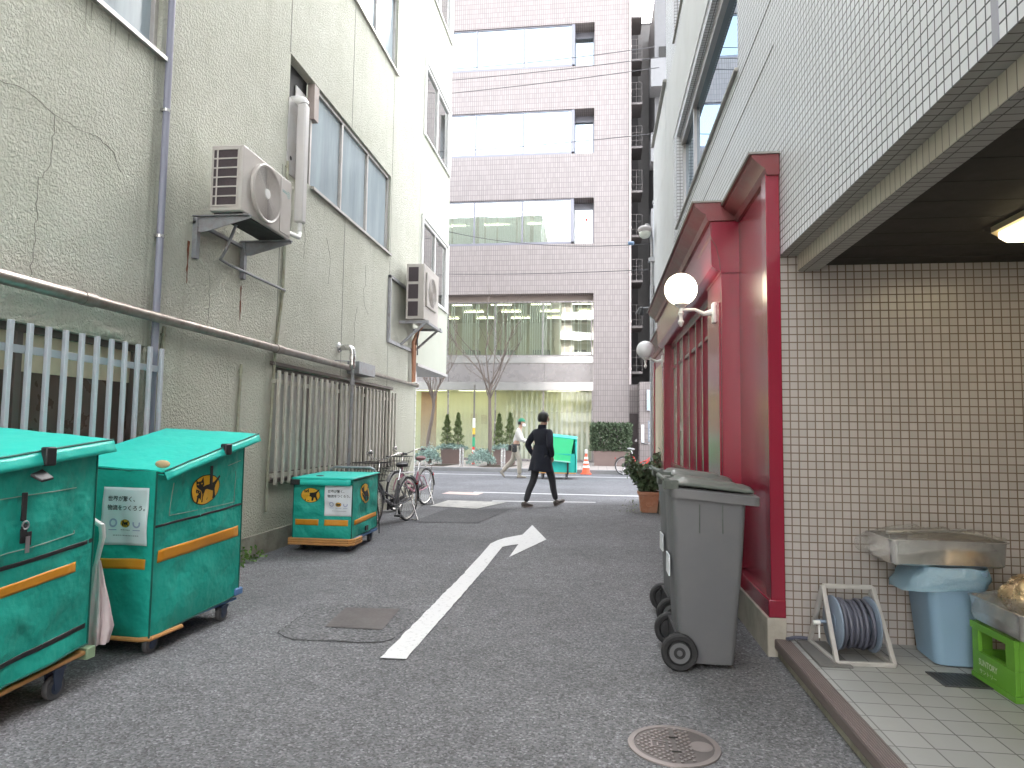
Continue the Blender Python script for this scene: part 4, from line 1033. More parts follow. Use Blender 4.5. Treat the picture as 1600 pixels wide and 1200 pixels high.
# entrance floor
mb = MB(); mb.box(XR+.02, 5.2, -7, YB-.001, -.05, .10); o = mb.build('entrance_floor', M_FLOORT); o['kind'] = 'structure'
mb = MB(); mb.box(XR-.075, XR+.019, -7, YB-.02, .05, .108); o = mb.build('entrance_step', M_NOSE, bevel=.008); o['kind'] = 'structure'
mb = MB(); mb.box(XR-.055, XR+.019, -7, YB-.02, -.05, .049); o = mb.build('entrance_curb', M_CONC); o['kind'] = 'structure'
t = empty('ceiling_lamp', 'square warm glowing lamp on the dark entrance ceiling', 'lamp', (2.32, 3.45, 2.43))
cx, cy, hw, ch = 2.33, 3.44, .33, .09
oct_ = [(cx-hw, cy-hw+ch), (cx-hw+ch, cy-hw), (cx+hw-ch, cy-hw), (cx+hw, cy-hw+ch), (cx+hw, cy+hw-ch), (cx+hw-ch, cy+hw), (cx-hw+ch, cy+hw), (cx-hw, cy+hw-ch)]
mb = MB(); mb.prism([(x, y, 2.434) for x, y in oct_], (0, 0, -.03)); mb.build('frame', plain('pale_timber', (.5, .4, .25), .5), t)
mb = MB(); mb.prism([(cx+(x-cx)*.93, cy+(y-cy)*.93, 2.4035) for x, y in oct_], (0, 0, -.035)); mb.build('diffuser', M_PANEL, t, bevel=.01)
mb = MB(); mb.box(1.735, 1.965, 3.73, 3.94, .1005, .106); mb.mi = 1
for i in range(10): mb.box(1.75+i*.021, 1.761+i*.021, 3.745, 3.925, .1055, .108)
o = mb.build('floor_drain', [plain('drain_frame', (.10, .10, .10), .5, .4), M_BLACK], None, loc=(1.85, 3.83, .1)); tag(o, 'dark square floor drain in the entrance tiles', 'drain')

# ---------------------------------------------------------------- crimson shopfront
SH = empty('shopfront', 'crimson painted timber shopfront with cornices and tall glazed panes', 'shopfront', (1.0, 8, 0))
def cornice(y0, y1, xw, ztop, proj, h, part, endx):
    """moulded cornice running along y, profile in x-z, with a lead cap"""
    e = endx-xw-.003; prof = [(e, -h), (-.02, -h), (-.03, -h*.86), (-.035, -h*.7), (-.06*proj/.12, -h*.56), (-proj*.82, -h*.3), (-proj*.9, -h*.24), (-proj*.9, -h*.1), (-proj, -h*.1), (-proj, -.014), (e, -.014)]
    mb = MB(); mb.prism([(xw+a, y0, ztop+b) for a, b in prof], (0, y1-y0, 0))
    c = mb.build(part, M_REDC, SH, sharp=20); mb = MB(); mb.box(xw-proj-.012, endx, y0-.012, y1, ztop-.013, ztop); mb.build('flashing', M_CAP, c)
M_REDC = plain('weathered_crimson', (.20, .035, .04), .4, var=.15, dirt=((.16, .10, .09), 4, .6), spec=.5)
XS1 = 1.09
mb = MB(); mb.box(XS1, XR+.0, 4.46, 5.40, .24, 3.15); mb.build('wall_panel', M_RED, SH)
mb = MB(); mb.box(XS1-.028, XR-.003, 4.40, 4.52, .235, 3.04); mb.build('edge_trim', M_RED, SH, bevel=.004)
mb = MB(); mb.box(XS1-.045, XR-.002, 4.395, 5.39, .232, .34); mb.build('base_trim', M_RED, SH, bevel=.006)
cornice(4.38, 5.36, XS1, 3.17, .125, .15, 'cornice', XR-.002)
mb = MB(); mb.box(XS1-.055, XR-.001, 4.39, 5.40, -.02, .231); mb.build('plinth', plain('pale_concrete', (.46, .43, .37), .85, var=.15, vs=4, bs=.4, dirt=((.25, .22, .17), 5, .6)), SH, bevel=.006)
# second bay: pilaster with corbel, fascia, recessed glazing
XP, XF = .955, .885
def pilaster(y0, y1):
    mb = MB(); mb.box(XP, XS1+.04, y0, y1, .20, 2.62); p = mb.build('pilaster', M_RED, SH, bevel=.004)
    prof = [(XS1+.02, 2.62), (XP-.004, 2.62), (XP-.012, 2.72), (XP-.035, 2.83), (XP-.075, 2.90), (XP-.082, 2.93), (XS1+.02, 2.93)]
    mb = MB(); mb.prism([(a, y0-.012, b) for a, b in prof], (0, y1-y0+.024, 0)); mb.build('corbel', M_RED, p, sharp=50)
    mb = MB(); mb.box(XF-.002, XS1+.02, y0, y1, 2.931, 3.036); mb.build('neck', M_RED, p, bevel=.003)
    mb = MB(); mb.prism([(XP-.012, y0+.06, .5), (XP-.012, y1-.06, .5), (XP-.012, y1-.06, 2.4), (XP-.012, y0+.06, 2.4)], (.0125, 0, 0)); mb.build('panel', M_RED, p, bevel=.003)
    mb = MB(); mb.box(XP-.03, XS1+.02, y0-.02, y1+.02, .18, .34); mb.build('base', M_RED, p, bevel=.005)
pilaster(5.38, 6.05)
pilaster(9.95, 10.28)
mb = MB(); mb.prism([(XF+.06, 5.40, 2.64), (XF, 5.40, 2.68), (XF-.01, 5.40, 3.036), (XS1, 5.40, 3.036), (XS1, 5.40, 2.64)], (0, 4.88, 0)); mb.build('fascia', M_REDF if False else M_RED, SH)
cornice(5.37, 10.34, XF-.01, 3.20, .135, .16, 'cornice', XR-.002)
mb = MB(); mb.box(XP-.02, XR, 5.38, 10.3, -.02, .18); mb.build('plinth', plain('pale_plinth', (.52, .50, .45), .8, var=.1, dirt=((.3, .28, .22), 5, .6)), SH, bevel=.006)
mb = MB(); mb.box(XP+.02, XR-.002, 6.05, 9.95, .182, .86); mb.build('stall_riser', M_REDD, SH)
XG = 1.085
mb = MB(); fw = .05
mb.box(XG-.04, XG+.03, 6.06, 9.94, 2.58, 2.66); mb.box(XG-.05, XG+.03, 6.06, 9.94, .862, .95)
for y in (6.08, 6.55, 6.95, 7.4, 7.95, 8.55, 9.2, 9.9): mb.box(XG-.045, XG+.03, y-.03, y+.03, .95, 2.58)
mb.box(XG-.03, XG+.02, 6.1, 9.9, 2.28, 2.32)
w = mb.build('window', M_RED, SH, bevel=.004)
mb = MB(); mb.box(XG+.0, XG+.008, 6.12, 8.54, .93, 2.6); mb.build('pane', M_SHOPGL, w)
mb = MB(); mb.box(XG-.01, XG+.006, 8.56, 9.88, .93, 2.6); mb.build('door_panel', M_SHOPB, w)
mb = MB(); mb.box(XR-.002, XR+.004, 6.06, 9.94, .86, 2.66); mb.build('interior', M_SHOPIN, SH)
# third, low bay towards the street
mb = MB(); mb.box(1.07, XR-.001, 10.3, 13.25, .18, 2.78); mb.build('wall_panel', M_REDD, SH)
mb = MB(); mb.box(1.03, XR-.001, 10.3, 13.3, -.02, .179); mb.build('plinth', M_CONC, SH)
mb = MB(); mb.box(1.045, 1.068, 12.95, 13.25, .3, 2.7); mb.box(1.045, 1.068, 11.0, 11.2, .3, 2.7); mb.build('pilaster', M_RED, SH, bevel=.004)
mb = MB(); mb.box(1.055, 1.068, 11.5, 12.8, .9, 2.55); mb.build('menu_board', plain('cream_board', (.60, .50, .38), .6, var=.15, vs=5), SH)
cornice(10.35, 13.4, 1.07, 3.0, .16, .22, 'cornice', XR-.002)

def globe_lamp(x, y, z, gx, gz, on, label):
    t = empty('globe_lamp', label, 'wall lamp', (x, y, z))
    mb = MB(); mb.box(x-.035, x, y-.045, y+.045, z-.085, z+.085); mb.build('wall_plate', M_WHITEP, t, bevel=.01)
    mb = MB(); mb.tube([(x-.02, y, z+.01), (x-.10, y, z-.005), (x-.17, y, z+.03), (gx, y, z+.03)], [.032, .018, .012, .012], 10)
    mb.lathe([(0, -.115), (.012, -.105), (.026, -.07), (.014, -.05), (.014, -.02), (.024, .0), (.014, .025), (.014, gz-z-.155), (.03, gz-z-.15), (.055, gz-z-.125), (.055, gz-z-.105)], (gx, y, z+.0), n=16)
    mb.build('arm', M_WHITEP, t)
    mb = MB(); mb.sphere((gx, y, gz), .133, 28, 18); mb.build('globe', M_GLOBE_ON if on else M_GLOBE, t)
globe_lamp(XP, 5.62, 2.345, .672, 2.545, True, 'lit white globe lamp on a bracket on the near red pilaster')
globe_lamp(XP, 10.12, 2.43, .69, 2.60, False, 'unlit white globe lamp on the far end of the red shopfront')

# ---------------------------------------------------------------- street lamp, signs, cables at the corner
t = empty('street_lamp', 'grey street lamp post with hooded lamp head at the end of the red shop', 'street lamp', (1.09, 13.95, 0))
mb = MB(); mb.cyl((1.09, 13.95, 0), (1.09, 13.95, 4.4), .055, .045, 12); mb.tube([(1.09, 13.95, 4.4), (1.085, 13.95, 5.3), (1.06, 13.92, 5.55), (1.0, 13.85, 5.66), (.95, 13.8, 5.64)], [.035, .032, .03, .028, .028], 10)
mb.box(1.02, 1.16, 13.88, 14.02, 4.9, 4.98); mb.build('post', M_GALV, t)
mb = MB(); mb.sphere((.93, 13.75, 5.52), .15, 16, 10, (1.0, 1.4, .55)); h = mb.build('hood', plain('lamp_hood', (.45, .42, .42), .5), t)
mb = MB(); mb.sphere((.93, 13.75, 5.45), .12, 16, 10, (1.0, 1.3, .9)); mb.build('lens', plain('lamp_lens', (.62, .64, .58), .3), h)
t = empty('floodlight', 'small black floodlight on a thin arm above the far globe lamp', 'floodlight', (1.12, 13.4, 3.9))
mb = MB(); mb.cyl((1.14, 13.4, 3.86), (.84, 13.4, 3.84), .012, n=8); mb.build('arm', M_GALV, t)
mb = MB(); mb.lathe([(.02, .06), (.05, .04), (.085, -.10), (.075, -.10), (.04, .02)], (.83, 13.4, 3.80), (.35, -.2, 1), 16); mb.build('shade', M_BLACK, t)
t = empty('blade_sign', 'pale blue white blade sign jutting from the wall by the street lamp', 'sign', (1.2, 14.6, 5.6))
mb = MB(); mb.box(1.17, 1.62, 14.5, 14.62, 5.15, 6.35); mb.build('face', plain('pale_sign_face', (.55, .63, .74), .4, var=.05), t, bevel=.01)
mb = MB(); mb.box(1.15, 1.64, 14.48, 14.64, 5.10, 5.15); mb.box(1.15, 1.64, 14.48, 14.64, 6.35, 6.40); mb.build('frame', M_GALV, t)
CBL = plain('cable_black', (.10, .10, .11), .6)
def cable(a, b, sag, r, label):
    a, b = Vector(a), Vector(b); pts = [a.lerp(b, i/14)-Vector((0, 0, sag*4*(i/14)*(1-i/14))) for i in range(15)]
    mb = MB(); mb.tube(pts, r, 6); o = mb.build('overhead_cable', CBL, None, loc=tuple(a)); tag(o, label, 'cable', 'cables strung over the street')
for a, b, sg, lab in (((-3.83, 16.5, 10.75), (1.16, 14, 9.56), .05, 'topmost cable, crossing the top row of office windows'), ((-3.83, 16.5, 10.45), (1.25, 14, 9.32), .03, 'second cable down, just under the top row of office windows'), ((-3.82, 16.5, 10.1), (1.25, 14, 9.1), .03, 'third cable down, crossing the tiles below the top row of windows'),
                      ((-3.87, 16.5, 8.54), (1.2, 14.1, 7.71), .03, 'cable crossing the second highest row of office windows'), ((-3.83, 16.5, 6.44), (1.05, 13.95, 5.29), .18, 'sagging cable that runs to the street lamp post'), ((-3.81, 16.5, 5.34), (1.3, 14.1, 4.79), .04, 'lowest cable, crossing the tiles above the lit office window')):
    cable(a, b, sg, .008, lab)
mb = MB(); mb.cyl((.62, 14.16, 5.37), (.72, 14.11, 5.35), .04, n=10)
o = mb.build('insulator', plain('blue_insulator', (.15, .25, .42), .4), None, loc=(.67, 14.1, 5.36)); tag(o, 'small blue insulator on the cable beside the street lamp', 'insulator')
# terracotta pot with a leafy plant
t = empty('flower_pot', 'square terracotta pot standing against the far end of the red shop', 'plant pot', (.87, 11.9, 0))
x, y = .865, 11.95
mb = MB(); w0, w1 = .135, .165
mb.hexa([(x-w0, y-w0, 0.005), (x+w0, y-w0, 0.005), (x+w0, y+w0, 0.005), (x-w0, y+w0, 0.005)], [(x-w1, y-w1, .30), (x+w1, y-w1, .30), (x+w1, y+w1, .30), (x-w1, y+w1, .30)])
mb.box(x-.185, x+.185, y-.185, y+.185, .301, .36); mb.lathe([(.05, 0), (.058, .008), (.066, 0)], (x, y-.152, .16), (0, -1, .1), 20); mb.build('pot', M_TERRA, t, bevel=.006)
mb = MB(); mb.box(x-.15, x+.15, y-.15, y+.15, .35, .365); mb.build('soil', M_SOIL, t)
random.seed(14)
PL = empty('potted_shrub', 'leafy glossy shrub with trailing stems growing in the terracotta pot', 'shrub', (x, y, .365))
mb = MB(); tips = []
for i in range(26):
    a = random.uniform(0, 6.283); d = Vector((math.cos(a)*random.uniform(.1, .75), math.sin(a)*.6, 1)).normalized(); p = Vector((x+random.uniform(-.08, .08), y+random.uniform(-.08, .08), .36)); pts = [p]
    L = random.uniform(.32, .72); droop = random.uniform(.0, .5) if i % 3 else random.uniform(.7, 1.25)
    for k in range(6): d = (d+Vector((random.gauss(0, .1), random.gauss(0, .1), -.16*droop*k*.5))).normalized(); p = p+d*L/6; pts.append(p); tips.append(p)
    mb.tube(pts, .006, 5)
mb.build('stem', M_BARK, PL)
mb = MB(); leaf_cloud(mb, [q+Vector((random.gauss(0, .035), random.gauss(0, .035), random.gauss(0, .035))) for q in tips for _ in range(11)], .105, .7, -.1, .66); mb.build('foliage', M_LEAF, PL, fixn=False)
mb = MB(); leaf_cloud(mb, [(x-.28+random.gauss(0, .09), y-.12+random.gauss(0, .06), abs(random.gauss(0, .10))) for _ in range(60)], .05, 1, .6, .3)
o = mb.build('weed', foliage('dry_grass', (.22, .25, .16), .8), None, loc=(x-.28, y-.12, 0), fixn=False); tag(o, 'thin dry weed tuft beside the terracotta pot', 'weed')

# ---------------------------------------------------------------- delivery carts
CAT = [[(-.44, .36), (-.37, .27), (-.24, .28), (-.14, .40), (-.13, .18), (-.17, .11), (-.05, .14), (.20, .16), (.34, .20), (.58, .37), (.61, .32), (.41, .10), (.40, -.02), (.49, -.30), (.37, -.31), (.30, -.13), (.22, -.14), (.18, -.33), (.06, -.33), (.08, -.12), (-.04, -.13), (-.08, -.34), (-.20, -.35), (-.16, -.12), (-.24, .0), (-.33, .06), (-.43, .14)],
       [(-.45, .07), (-.32, .02), (-.25, -.02), (-.21, -.12), (-.22, -.28), (-.30, -.20), (-.34, -.34), (-.41, -.33), (-.38, -.18), (-.46, -.06)]]
EYES = [(-.37, .20, .045), (-.23, .21, .045), (-.40, -.01, .03), (-.31, -.03, .03)]
M_TEALL = plain('teal_canvas_lid', (.02, .56, .46), .42, var=.08, vs=3, bs=.35, bscale=9, bdist=.02)
M_PIPING = plain('dark_teal_piping', (.008, .12, .09), .5)
M_STITCH = plain('pale_stitching', (.30, .42, .36), .6)
class Cover:
    """canvas cover standing on a deck; face 'side' looks along +x, face 'near' along -y"""
    def __init__(s, L, W, zb, zt, seed): s.L, s.W, s.zb, s.zt, s.seed = L, W, zb, zt, seed
    def zz(s, y, t):
        k = (y+s.L/2)/s.L; b = s.zb[0]+(s.zb[1]-s.zb[0])*k; T = s.zt[0]+(s.zt[1]-s.zt[0])*k
        return b+(T-b)*t
    def hgt(s, y): return s.zz(y, 1)-s.zz(y, 0)
    def off(s, a, t, q):
        w = max(0, math.sin(math.pi*min(max(a, 0), 1)))**.5
        n = noise.noise(Vector((a*3+q*7+s.seed, t*4, q)))*.028+noise.noise(Vector((a*8+q*5, t*9+s.seed, 4+q)))*.010
        return w*(n+.010*math.sin(math.pi*min(max(t, 0), 1)))
    def pt(s, face, u, z, d=0.0):
        """u metres from the left end of the face as seen, z absolute-ish height share given in metres above the near bottom"""
        if face == 'side':
            y = -s.L/2+u; t = z/s.hgt(y); return Vector((s.W/2+s.off(u/s.L, t, 0)+d, y, s.zz(y, t)))
        if face == 'near':
            t = z/s.hgt(-s.L/2); return Vector((-s.W/2+u, -s.L/2-s.off(u/s.W, t, 1)-d, s.zz(-s.L/2, t)))
        if face == 'far':
            t = z/s.hgt(s.L/2); return Vector((s.W/2-u, s.L/2+s.off(u/s.W, t, 2)+d, s.zz(s.L/2, t)))
        y = s.L/2-u; t = z/s.hgt(y); return Vector((-s.W/2-s.off(u/s.L, t, 3)-d, y, s.zz(y, t)))
    def body(s, mat, parent):
        mb = MB()
        for f, LL in (('side', s.L), ('near', s.W), ('far', s.W), ('wall', s.L)):
            def fn(u, v, f=f, LL=LL):
                y = {'near': -s.L/2, 'far': s.L/2}.get(f, (-s.L/2+u*LL) if f == 'side' else (s.L/2-u*LL)); return s.pt(f, u*LL, v*s.hgt(y))
            mb.grid(fn, 22, 22)
        h = s.zt; mb.face([(-s.W/2, -s.L/2, h[0]), (s.W/2, -s.L/2, h[0]), (s.W/2, s.L/2, h[1]), (-s.W/2, s.L/2, h[1])])
        h = s.zb; mb.face([(-s.W/2, -s.L/2, h[0]), (s.W/2, -s.L/2, h[0]), (s.W/2, s.L/2, h[1]), (-s.W/2, s.L/2, h[1])])
        bmesh.ops.remove_doubles(mb.bm, verts=mb.bm.verts, dist=.0004)
        return mb.build('cover', mat, parent, local=True, sharp=60)
    def patch(s, mb, face, u0, u1, z0, z1, d, n=10, slope=0.0, rows=4):
        """grid decal following the canvas; z0,z1 heights above the bottom edge"""
        mb.grid(lambda a, b: s.pt(face, u0+(u1-u0)*a, z0+(z1-z0)*b+slope*a, d), n, rows)
    def band(s, name, mat, parent, face, u0, u1, z0, z1, d=.002, slope=0.0):
        mb = MB(); s.patch(mb, face, u0, u1, z0, z1, d, 12, slope); return mb.build(name, mat, parent, local=True, solid=.001)
    def disc(s, mb, face, cu, cz, rx, rz, d, n=32):
        c = s.pt(face, cu, cz, d); rg = [s.pt(face, cu+rx*math.cos(2*math.pi*i/n), cz+rz*math.sin(2*math.pi*i/n), d) for i in range(n)]
        for i in range(n): mb.face([c, rg[i], rg[(i+1) % n]])
    def logo(s, parent, face, cu, cz, w, h, name='logo', d0=.004):
        mb = MB(); mb.mi = 1; s.disc(mb, face, cu, cz, w/2, h/2, d0); mb.mi = 0; s.disc(mb, face, cu, cz, w/2*.95, h/2*.94, d0+.0015)
        mb.mi = 1
        for poly in CAT: mb.face([s.pt(face, cu+x*w*.76, cz+y*h*1.12, d0+.003) for x, y in poly])
        mb.mi = 0
        for x, y, r in EYES: s.disc(mb, face, cu+x*w*.76, cz+y*h*1.12, r*w*.6, r*h*.5, d0+.0042, 8)
        return mb.build(name, [M_YEL, M_INK], parent, local=True, fixn=False)
    def sticker(s, parent, face, u0, u1, z0, z1):
        w, h = u1-u0, z1-z0; mb = MB(); s.patch(mb, face, u0, u1, z0, z1, .004, 18, rows=18); p = mb.build('sticker', M_SHEET, parent, local=True, solid=.001)
        mb = MB()
        def P(x, y): return s.pt(face, u0+x*w, z0+y*h, .0062)
        def txt(body, x, y, hh, ww):
            vs, fs = text_mesh(body, hh*h, ww*w, .012); V = [mb.bm.verts.new(s.pt(face, u0+x*w+v.x, z0+y*h+v.y, .0062)) for v in vs]
            for f in fs:
                try: mb.bm.faces.new([V[i] for i in f])
                except ValueError: pass
        txt('世界が驚く、', .12, .755, .095, .60); mb.build('slogan', M_INK, p, local=True, fixn=False)
        mb = MB(); txt('物流をつくろう。', .12, .60, .095, .82); mb.build('slogan', M_INK, p, local=True, fixn=False)
        mb = MB(); cu, cz, r = u0+.26*w, z0+.38*h, .085*w
        for i in range(24):
            a, b = 2*math.pi*i/24, 2*math.pi*(i+.78)/24
            mb.face([s.pt(face, cu+q*math.cos(g), cz+q*math.sin(g), .0062) for q, g in ((r*.6, a), (r, a), (r, b), (r*.6, b))])
        cu = u0+.78*w; n = 18
        for i in range(n):
            a, b = math.pi*(1.0+(i)/n)-.4+.8*i/n*0, math.pi*(1.0+(i+.8)/n)-.4
            a, b = math.pi*.87+(math.pi*1.26)*i/n, math.pi*.87+(math.pi*1.26)*(i+.8)/n
            mb.face([s.pt(face, cu+q*math.cos(g), cz+q*math.sin(g), .0062) for q, g in ((r*.62, a), (r, a), (r, b), (r*.62, b))])
        for x in (.18, .70): s.patch(mb, face, u0+x*w, u0+(x+.16)*w, z0+.255*h, z0+.268*h, .0062, 2)
        mb.build('emblem', M_LILAC, p, local=True, fixn=False)
        s.logo(p, face, u0+.52*w, z0+.375*h, .22*w, .14*h, 'emblem', .0062)
        mb = MB(); random.seed(6)
        for y, xa, xb in ((.16, .28, .8), (.255, .42, .62)):
            x = xa
            while x < xb: q = random.uniform(.012, .04); s.patch(mb, face, u0+x*w, u0+(x+q)*w, z0+y*h, z0+(y+.013)*h, .0062, 1); x += q+.012
        mb.build('small_print', M_GREYINK, p, local=True, fixn=False)
def casters(parent, xs, ys, r, w=.035, z=None):
    for x in xs:
        for y in ys:
            mb = MB(); zt = z
            mb.box(x-.035, x+.035, y-.035, y+.035, zt-.012, zt)
            for q in (-1, 1): mb.hexa([(x+q*.024-.002, y-.018, r-.01), (x+q*.024+.002, y-.018, r-.01), (x+q*.024+.002, y+.018, r-.01), (x+q*.024-.002, y+.018, r-.01)], [(x+q*.026-.003, y-.034, zt-.012), (x+q*.026+.003, y-.034, zt-.012), (x+q*.026+.003, y+.034, zt-.012), (x+q*.026-.003, y+.034, zt-.012)])
            f = mb.build('caster', M_NAVY, parent, local=True)
            mb = MB(); mb.lathe([(.0, -w/2), (r*.62, -w/2), (r*.72, -w/2+.004), (r*.95, -w/2+.002), (r, -w/2+.008), (r, w/2-.008), (r*.95, w/2-.002), (r*.72, w/2-.004), (r*.62, w/2), (0, w/2)], (x, y, r), (1, 0, 0), 24)
            mb.build('wheel', M_GREYRUB, f, local=True)
            mb = MB(); mb.lathe([(0, w/2+.006), (r*.3, w/2+.004), (r*.55, w/2+.001)], (x, y, r), (1, 0, 0), 16); mb.build('hub', M_NAVY, f, local=True); mb = MB(); mb.lathe([(0, -w/2-.006), (r*.3, -w/2-.004), (r*.55, -w/2-.001)], (x, y, r), (1, 0, 0), 16); mb.build('hub', M_NAVY, f, local=True)

def lid(parent, L, W, x0, x1, y0, y1, z0, z1, th, flap, lift=0.02):
    """sloping canvas lid: z0 at y0, z1 at y1; flap hangs along +x edge"""
    mb = MB()
    def top(u, v):
        x, y = x0+(x1-x0)*u, y0+(y1-y0)*v; return (x, y, z0+(z1-z0)*v+lift*(1-u)+.010*math.sin(math.pi*u)*math.sin(math.pi*v)+.004*noise.noise(Vector((x*7, y*7, L*9))))
    mb.grid(top, 14, 14); mb.grid(lambda u, v: Vector(top(u, v))-Vector((0, 0, th)), 14, 14)
    for i in range(14):
        a, b = i/14, (i+1)/14
        for p, q in (((a, 0), (b, 0)), ((a, 1), (b, 1)), ((0, a), (0, b)), ((1, a), (1, b))):
            A, B = Vector(top(*p)), Vector(top(*q)); d = Vector((0, 0, th)); mb.face([A, B, B-d, A-d])
    bmesh.ops.remove_doubles(mb.bm, verts=mb.bm.verts, dist=.0004)
    l = mb.build('lid', M_TEALL, parent, local=True, sharp=50)
    mb = MB(); n = 14
    mb.grid(lambda u, v: Vector(top(1, u))+Vector((.006+.022*v, 0, -.004-flap*v+.004*noise.noise(Vector((u*9, v, L))))), n, 3)
    mb.build('lid_flap', M_TEALL, l, local=True, solid=.006)
    mb = MB(); mb.tube([Vector(top(1, i/10))+Vector((.007, 0, 0)) for i in range(11)], .005, 6); mb.tube([Vector(top(i/10, 0))+Vector((0, -.003, -th/2)) for i in range(11)], .006, 6); mb.build('piping', M_PIPING, l, local=True)
    return l, top
def piping(c, parent):
    mb = MB()
    for (x, y) in ((c.W/2, -c.L/2), (c.W/2, c.L/2), (-c.W/2, -c.L/2)): mb = MB(); mb.tube([(x, y, c.zz(y, 0)), (x, y, c.zz(y, 1))], .006, 6); mb.build('piping', M_PIPING, parent, local=True)
    mb = MB(); mb.tube([c.pt('side', c.L*i/12, .004, .002) for i in range(13)], .005, 6); mb.build('piping', M_PIPING, parent, local=True)

# nearest large cart (runs out of the frame)
C1 = empty('delivery_cart', 'large teal delivery cart nearest the camera, keys hanging from its latch', 'delivery cart', (-2.965, 2.815, 0), 0, 'teal delivery carts in the alley')
c = Cover(.92, .66, (.145, .222), (1.16, 1.245), 1.3); body = c.body(M_TEAL, C1); piping(c, body)
lid(C1, .92, .66, -.36, .345, -.52, .545, 1.165, 1.285, .028, .062, .055)
c.band('orange_stripe', M_ORANGE, body, 'side', .06, .80, .405, .455); c.band('black_band', M_BLACK, body, 'side', 0, .92, .525, .546); c.band('black_band', M_BLACK, body, 'side', 0, .90, .09, .115)
mb = MB()
for a, b in (((.30, .85), (.78, .83)), ((.20, .60), (.78, .60)), ((.78, .60), (.78, .615))): mb.tube([c.pt('side', a[0]+(b[0]-a[0])*i/6, a[1]+(b[1]-a[1])*i/6, .003) for i in range(7)], .0022, 5)
mb.build('clear_pocket', M_STITCH, body, local=True)
mb = MB(); q = c.pt('side', .50, .93, .02); mb.prism([q+Vector((0, -.035, .0)), q+Vector((.04, -.01, -.03)), q+Vector((.04, .06, -.02)), q+Vector((0, .035, .02))], (0, 0, .012))
q = c.pt('side', .46, .73, .006); mb.box(q.x-.004, q.x+.006, q.y-.013, q.y+.013, q.z, q.z+.13); lt = mb.build('latch', M_BLACK, C1, local=True, bevel=.003)
mb = MB(); q = c.pt('side', .555, 1.0, .03); mb.box(q.x-.012, q.x+.028, q.y-.03, q.y+.03, q.z-.03, q.z+.06); mb.build('buckle', M_BLACK, C1, local=True, bevel=.008)
q = c.pt('side', .46, .70, .012); mb = MB(); mb.lathe([(.0, .005), (.022, .003), (.022, -.003), (0, -.005)], q, (1, .2, 0), 16); mb.box(q.x-.004, q.x+.004, q.y-.02, q.y+.012, q.z-.07, q.z-.005); mb.box(q.x+.004, q.x+.007, q.y+.008, q.y+.035, q.z-.085, q.z-.02)
ky = mb.build('key_bunch', M_BLACK, lt, local=True, bevel=.002)
mb = MB(); mb.box(q.x+.008, q.x+.011, q.y+.0, q.y+.022, q.z-.115, q.z-.04); mb.tube([(q.x+.004, q.y+.018*math.cos(a), q.z+.012+.018*math.sin(a)) for a in [i*.63 for i in range(10)]], .004, 6, closed=True); mb.build('key', M_SILVER, ky, local=True)
mb = MB(); mb.hexa([(-.32, -.45, .118), (.325, -.45, .118), (.325, .50, .168), (-.32, .50, .168)], [(-.32, -.45, .142), (.325, -.45, .142), (.325, .50, .19), (-.32, .50, .19)]); mb.build('deck', M_BUMPER, C1, local=True, bevel=.008)
mb = MB(); mb.box(.27, .335, .46, .52, .14, .20); mb.build('corner_bracket', plain('pale_green_metal', (.30, .42, .26), .5, var=.2), C1, local=True, bevel=.006)
mb = MB(); mb.box(-.30, -.28, .44, .47, .2, .9); mb.box(.26, .29, .46, .485, .185, .26); mb.build('corner_block', plain('yellow_wood', (.5, .33, .10), .6), C1, local=True)
casters(C1, (-.27, .29), (-.33, .30), .06, z=.155)

# middle large cart
C2 = empty('delivery_cart', 'large teal delivery cart with raised sloping lid and cat emblem', 'delivery cart', (-2.935, 4.25, 0), R(-3.5), 'teal delivery carts in the alley')
c = Cover(.90, .64, (.100, .150), (1.085, 1.225), 5.1); body = c.body(M_TEAL, C2); piping(c, body)
L2, top = lid(C2, .90, .64, -.42, .36, -.44, .56, 1.09, 1.315, .026, .05, .03)
c.band('orange_stripe', M_ORANGE, body, 'side', .04, .855, .43, .505, slope=.0); c.band('orange_stripe', M_ORANGE, body, 'near', .30, .595, .40, .46); c.band('black_band', M_BLACK, body, 'side', 0, .90, .645, .66)
c.sticker(body, 'near', .285, .60, .54, .885)
mb = MB()
for a, b in (((.13, .70), (.80, .68)), ((.13, .70), (.14, .90)), ((.80, .68), (.79, .90)), ((.70, .95), (.86, .97))): mb.tube([c.pt('side', a[0]+(b[0]-a[0])*i/6, a[1]+(b[1]-a[1])*i/6, .003) for i in range(7)], .0022, 5)
mb.build('clear_pocket', M_STITCH, body, local=True)
c.logo(body, 'side', .455, .815, .30, .20)
mb = MB(); q = c.pt('side', .49, .86, .012); mb.box(q.x-.004, q.x+.004, q.y-.012, q.y+.012, q.z-.02, q.z+.11); mb.build('strap', M_BLACK, body, local=True, bevel=.002)
q = top(1, .60); mb = MB(); mb.box(q[0]-.015, q[0]+.035, q[1]-.035, q[1]+.035, q[2]-.06, q[2]+.018); mb.build('buckle', M_BLACK, L2, local=True, bevel=.01)
q = top(1, .22); mb = MB(); mb.sphere((q[0]-.02, -.43, q[2]-.012), .05, 12, 8, (1, .4, .5)); mb.build('worn_corner', plain('worn_foam', (.62, .45, .25), .8, var=.2, vs=30), L2, local=True)
q = top(0.2, 0); mb = MB(); mb.box(q[0]-.03, q[0]+.03, q[1]-.012, q[1]+.01, q[2]-.045, q[2]-.02); mb.build('clip', M_BLACK, L2, local=True)
mb = MB(); mb.box(-.30, .30, -.42, .46, .112, .126); mb.build('deck', M_DECK, C2, local=True)
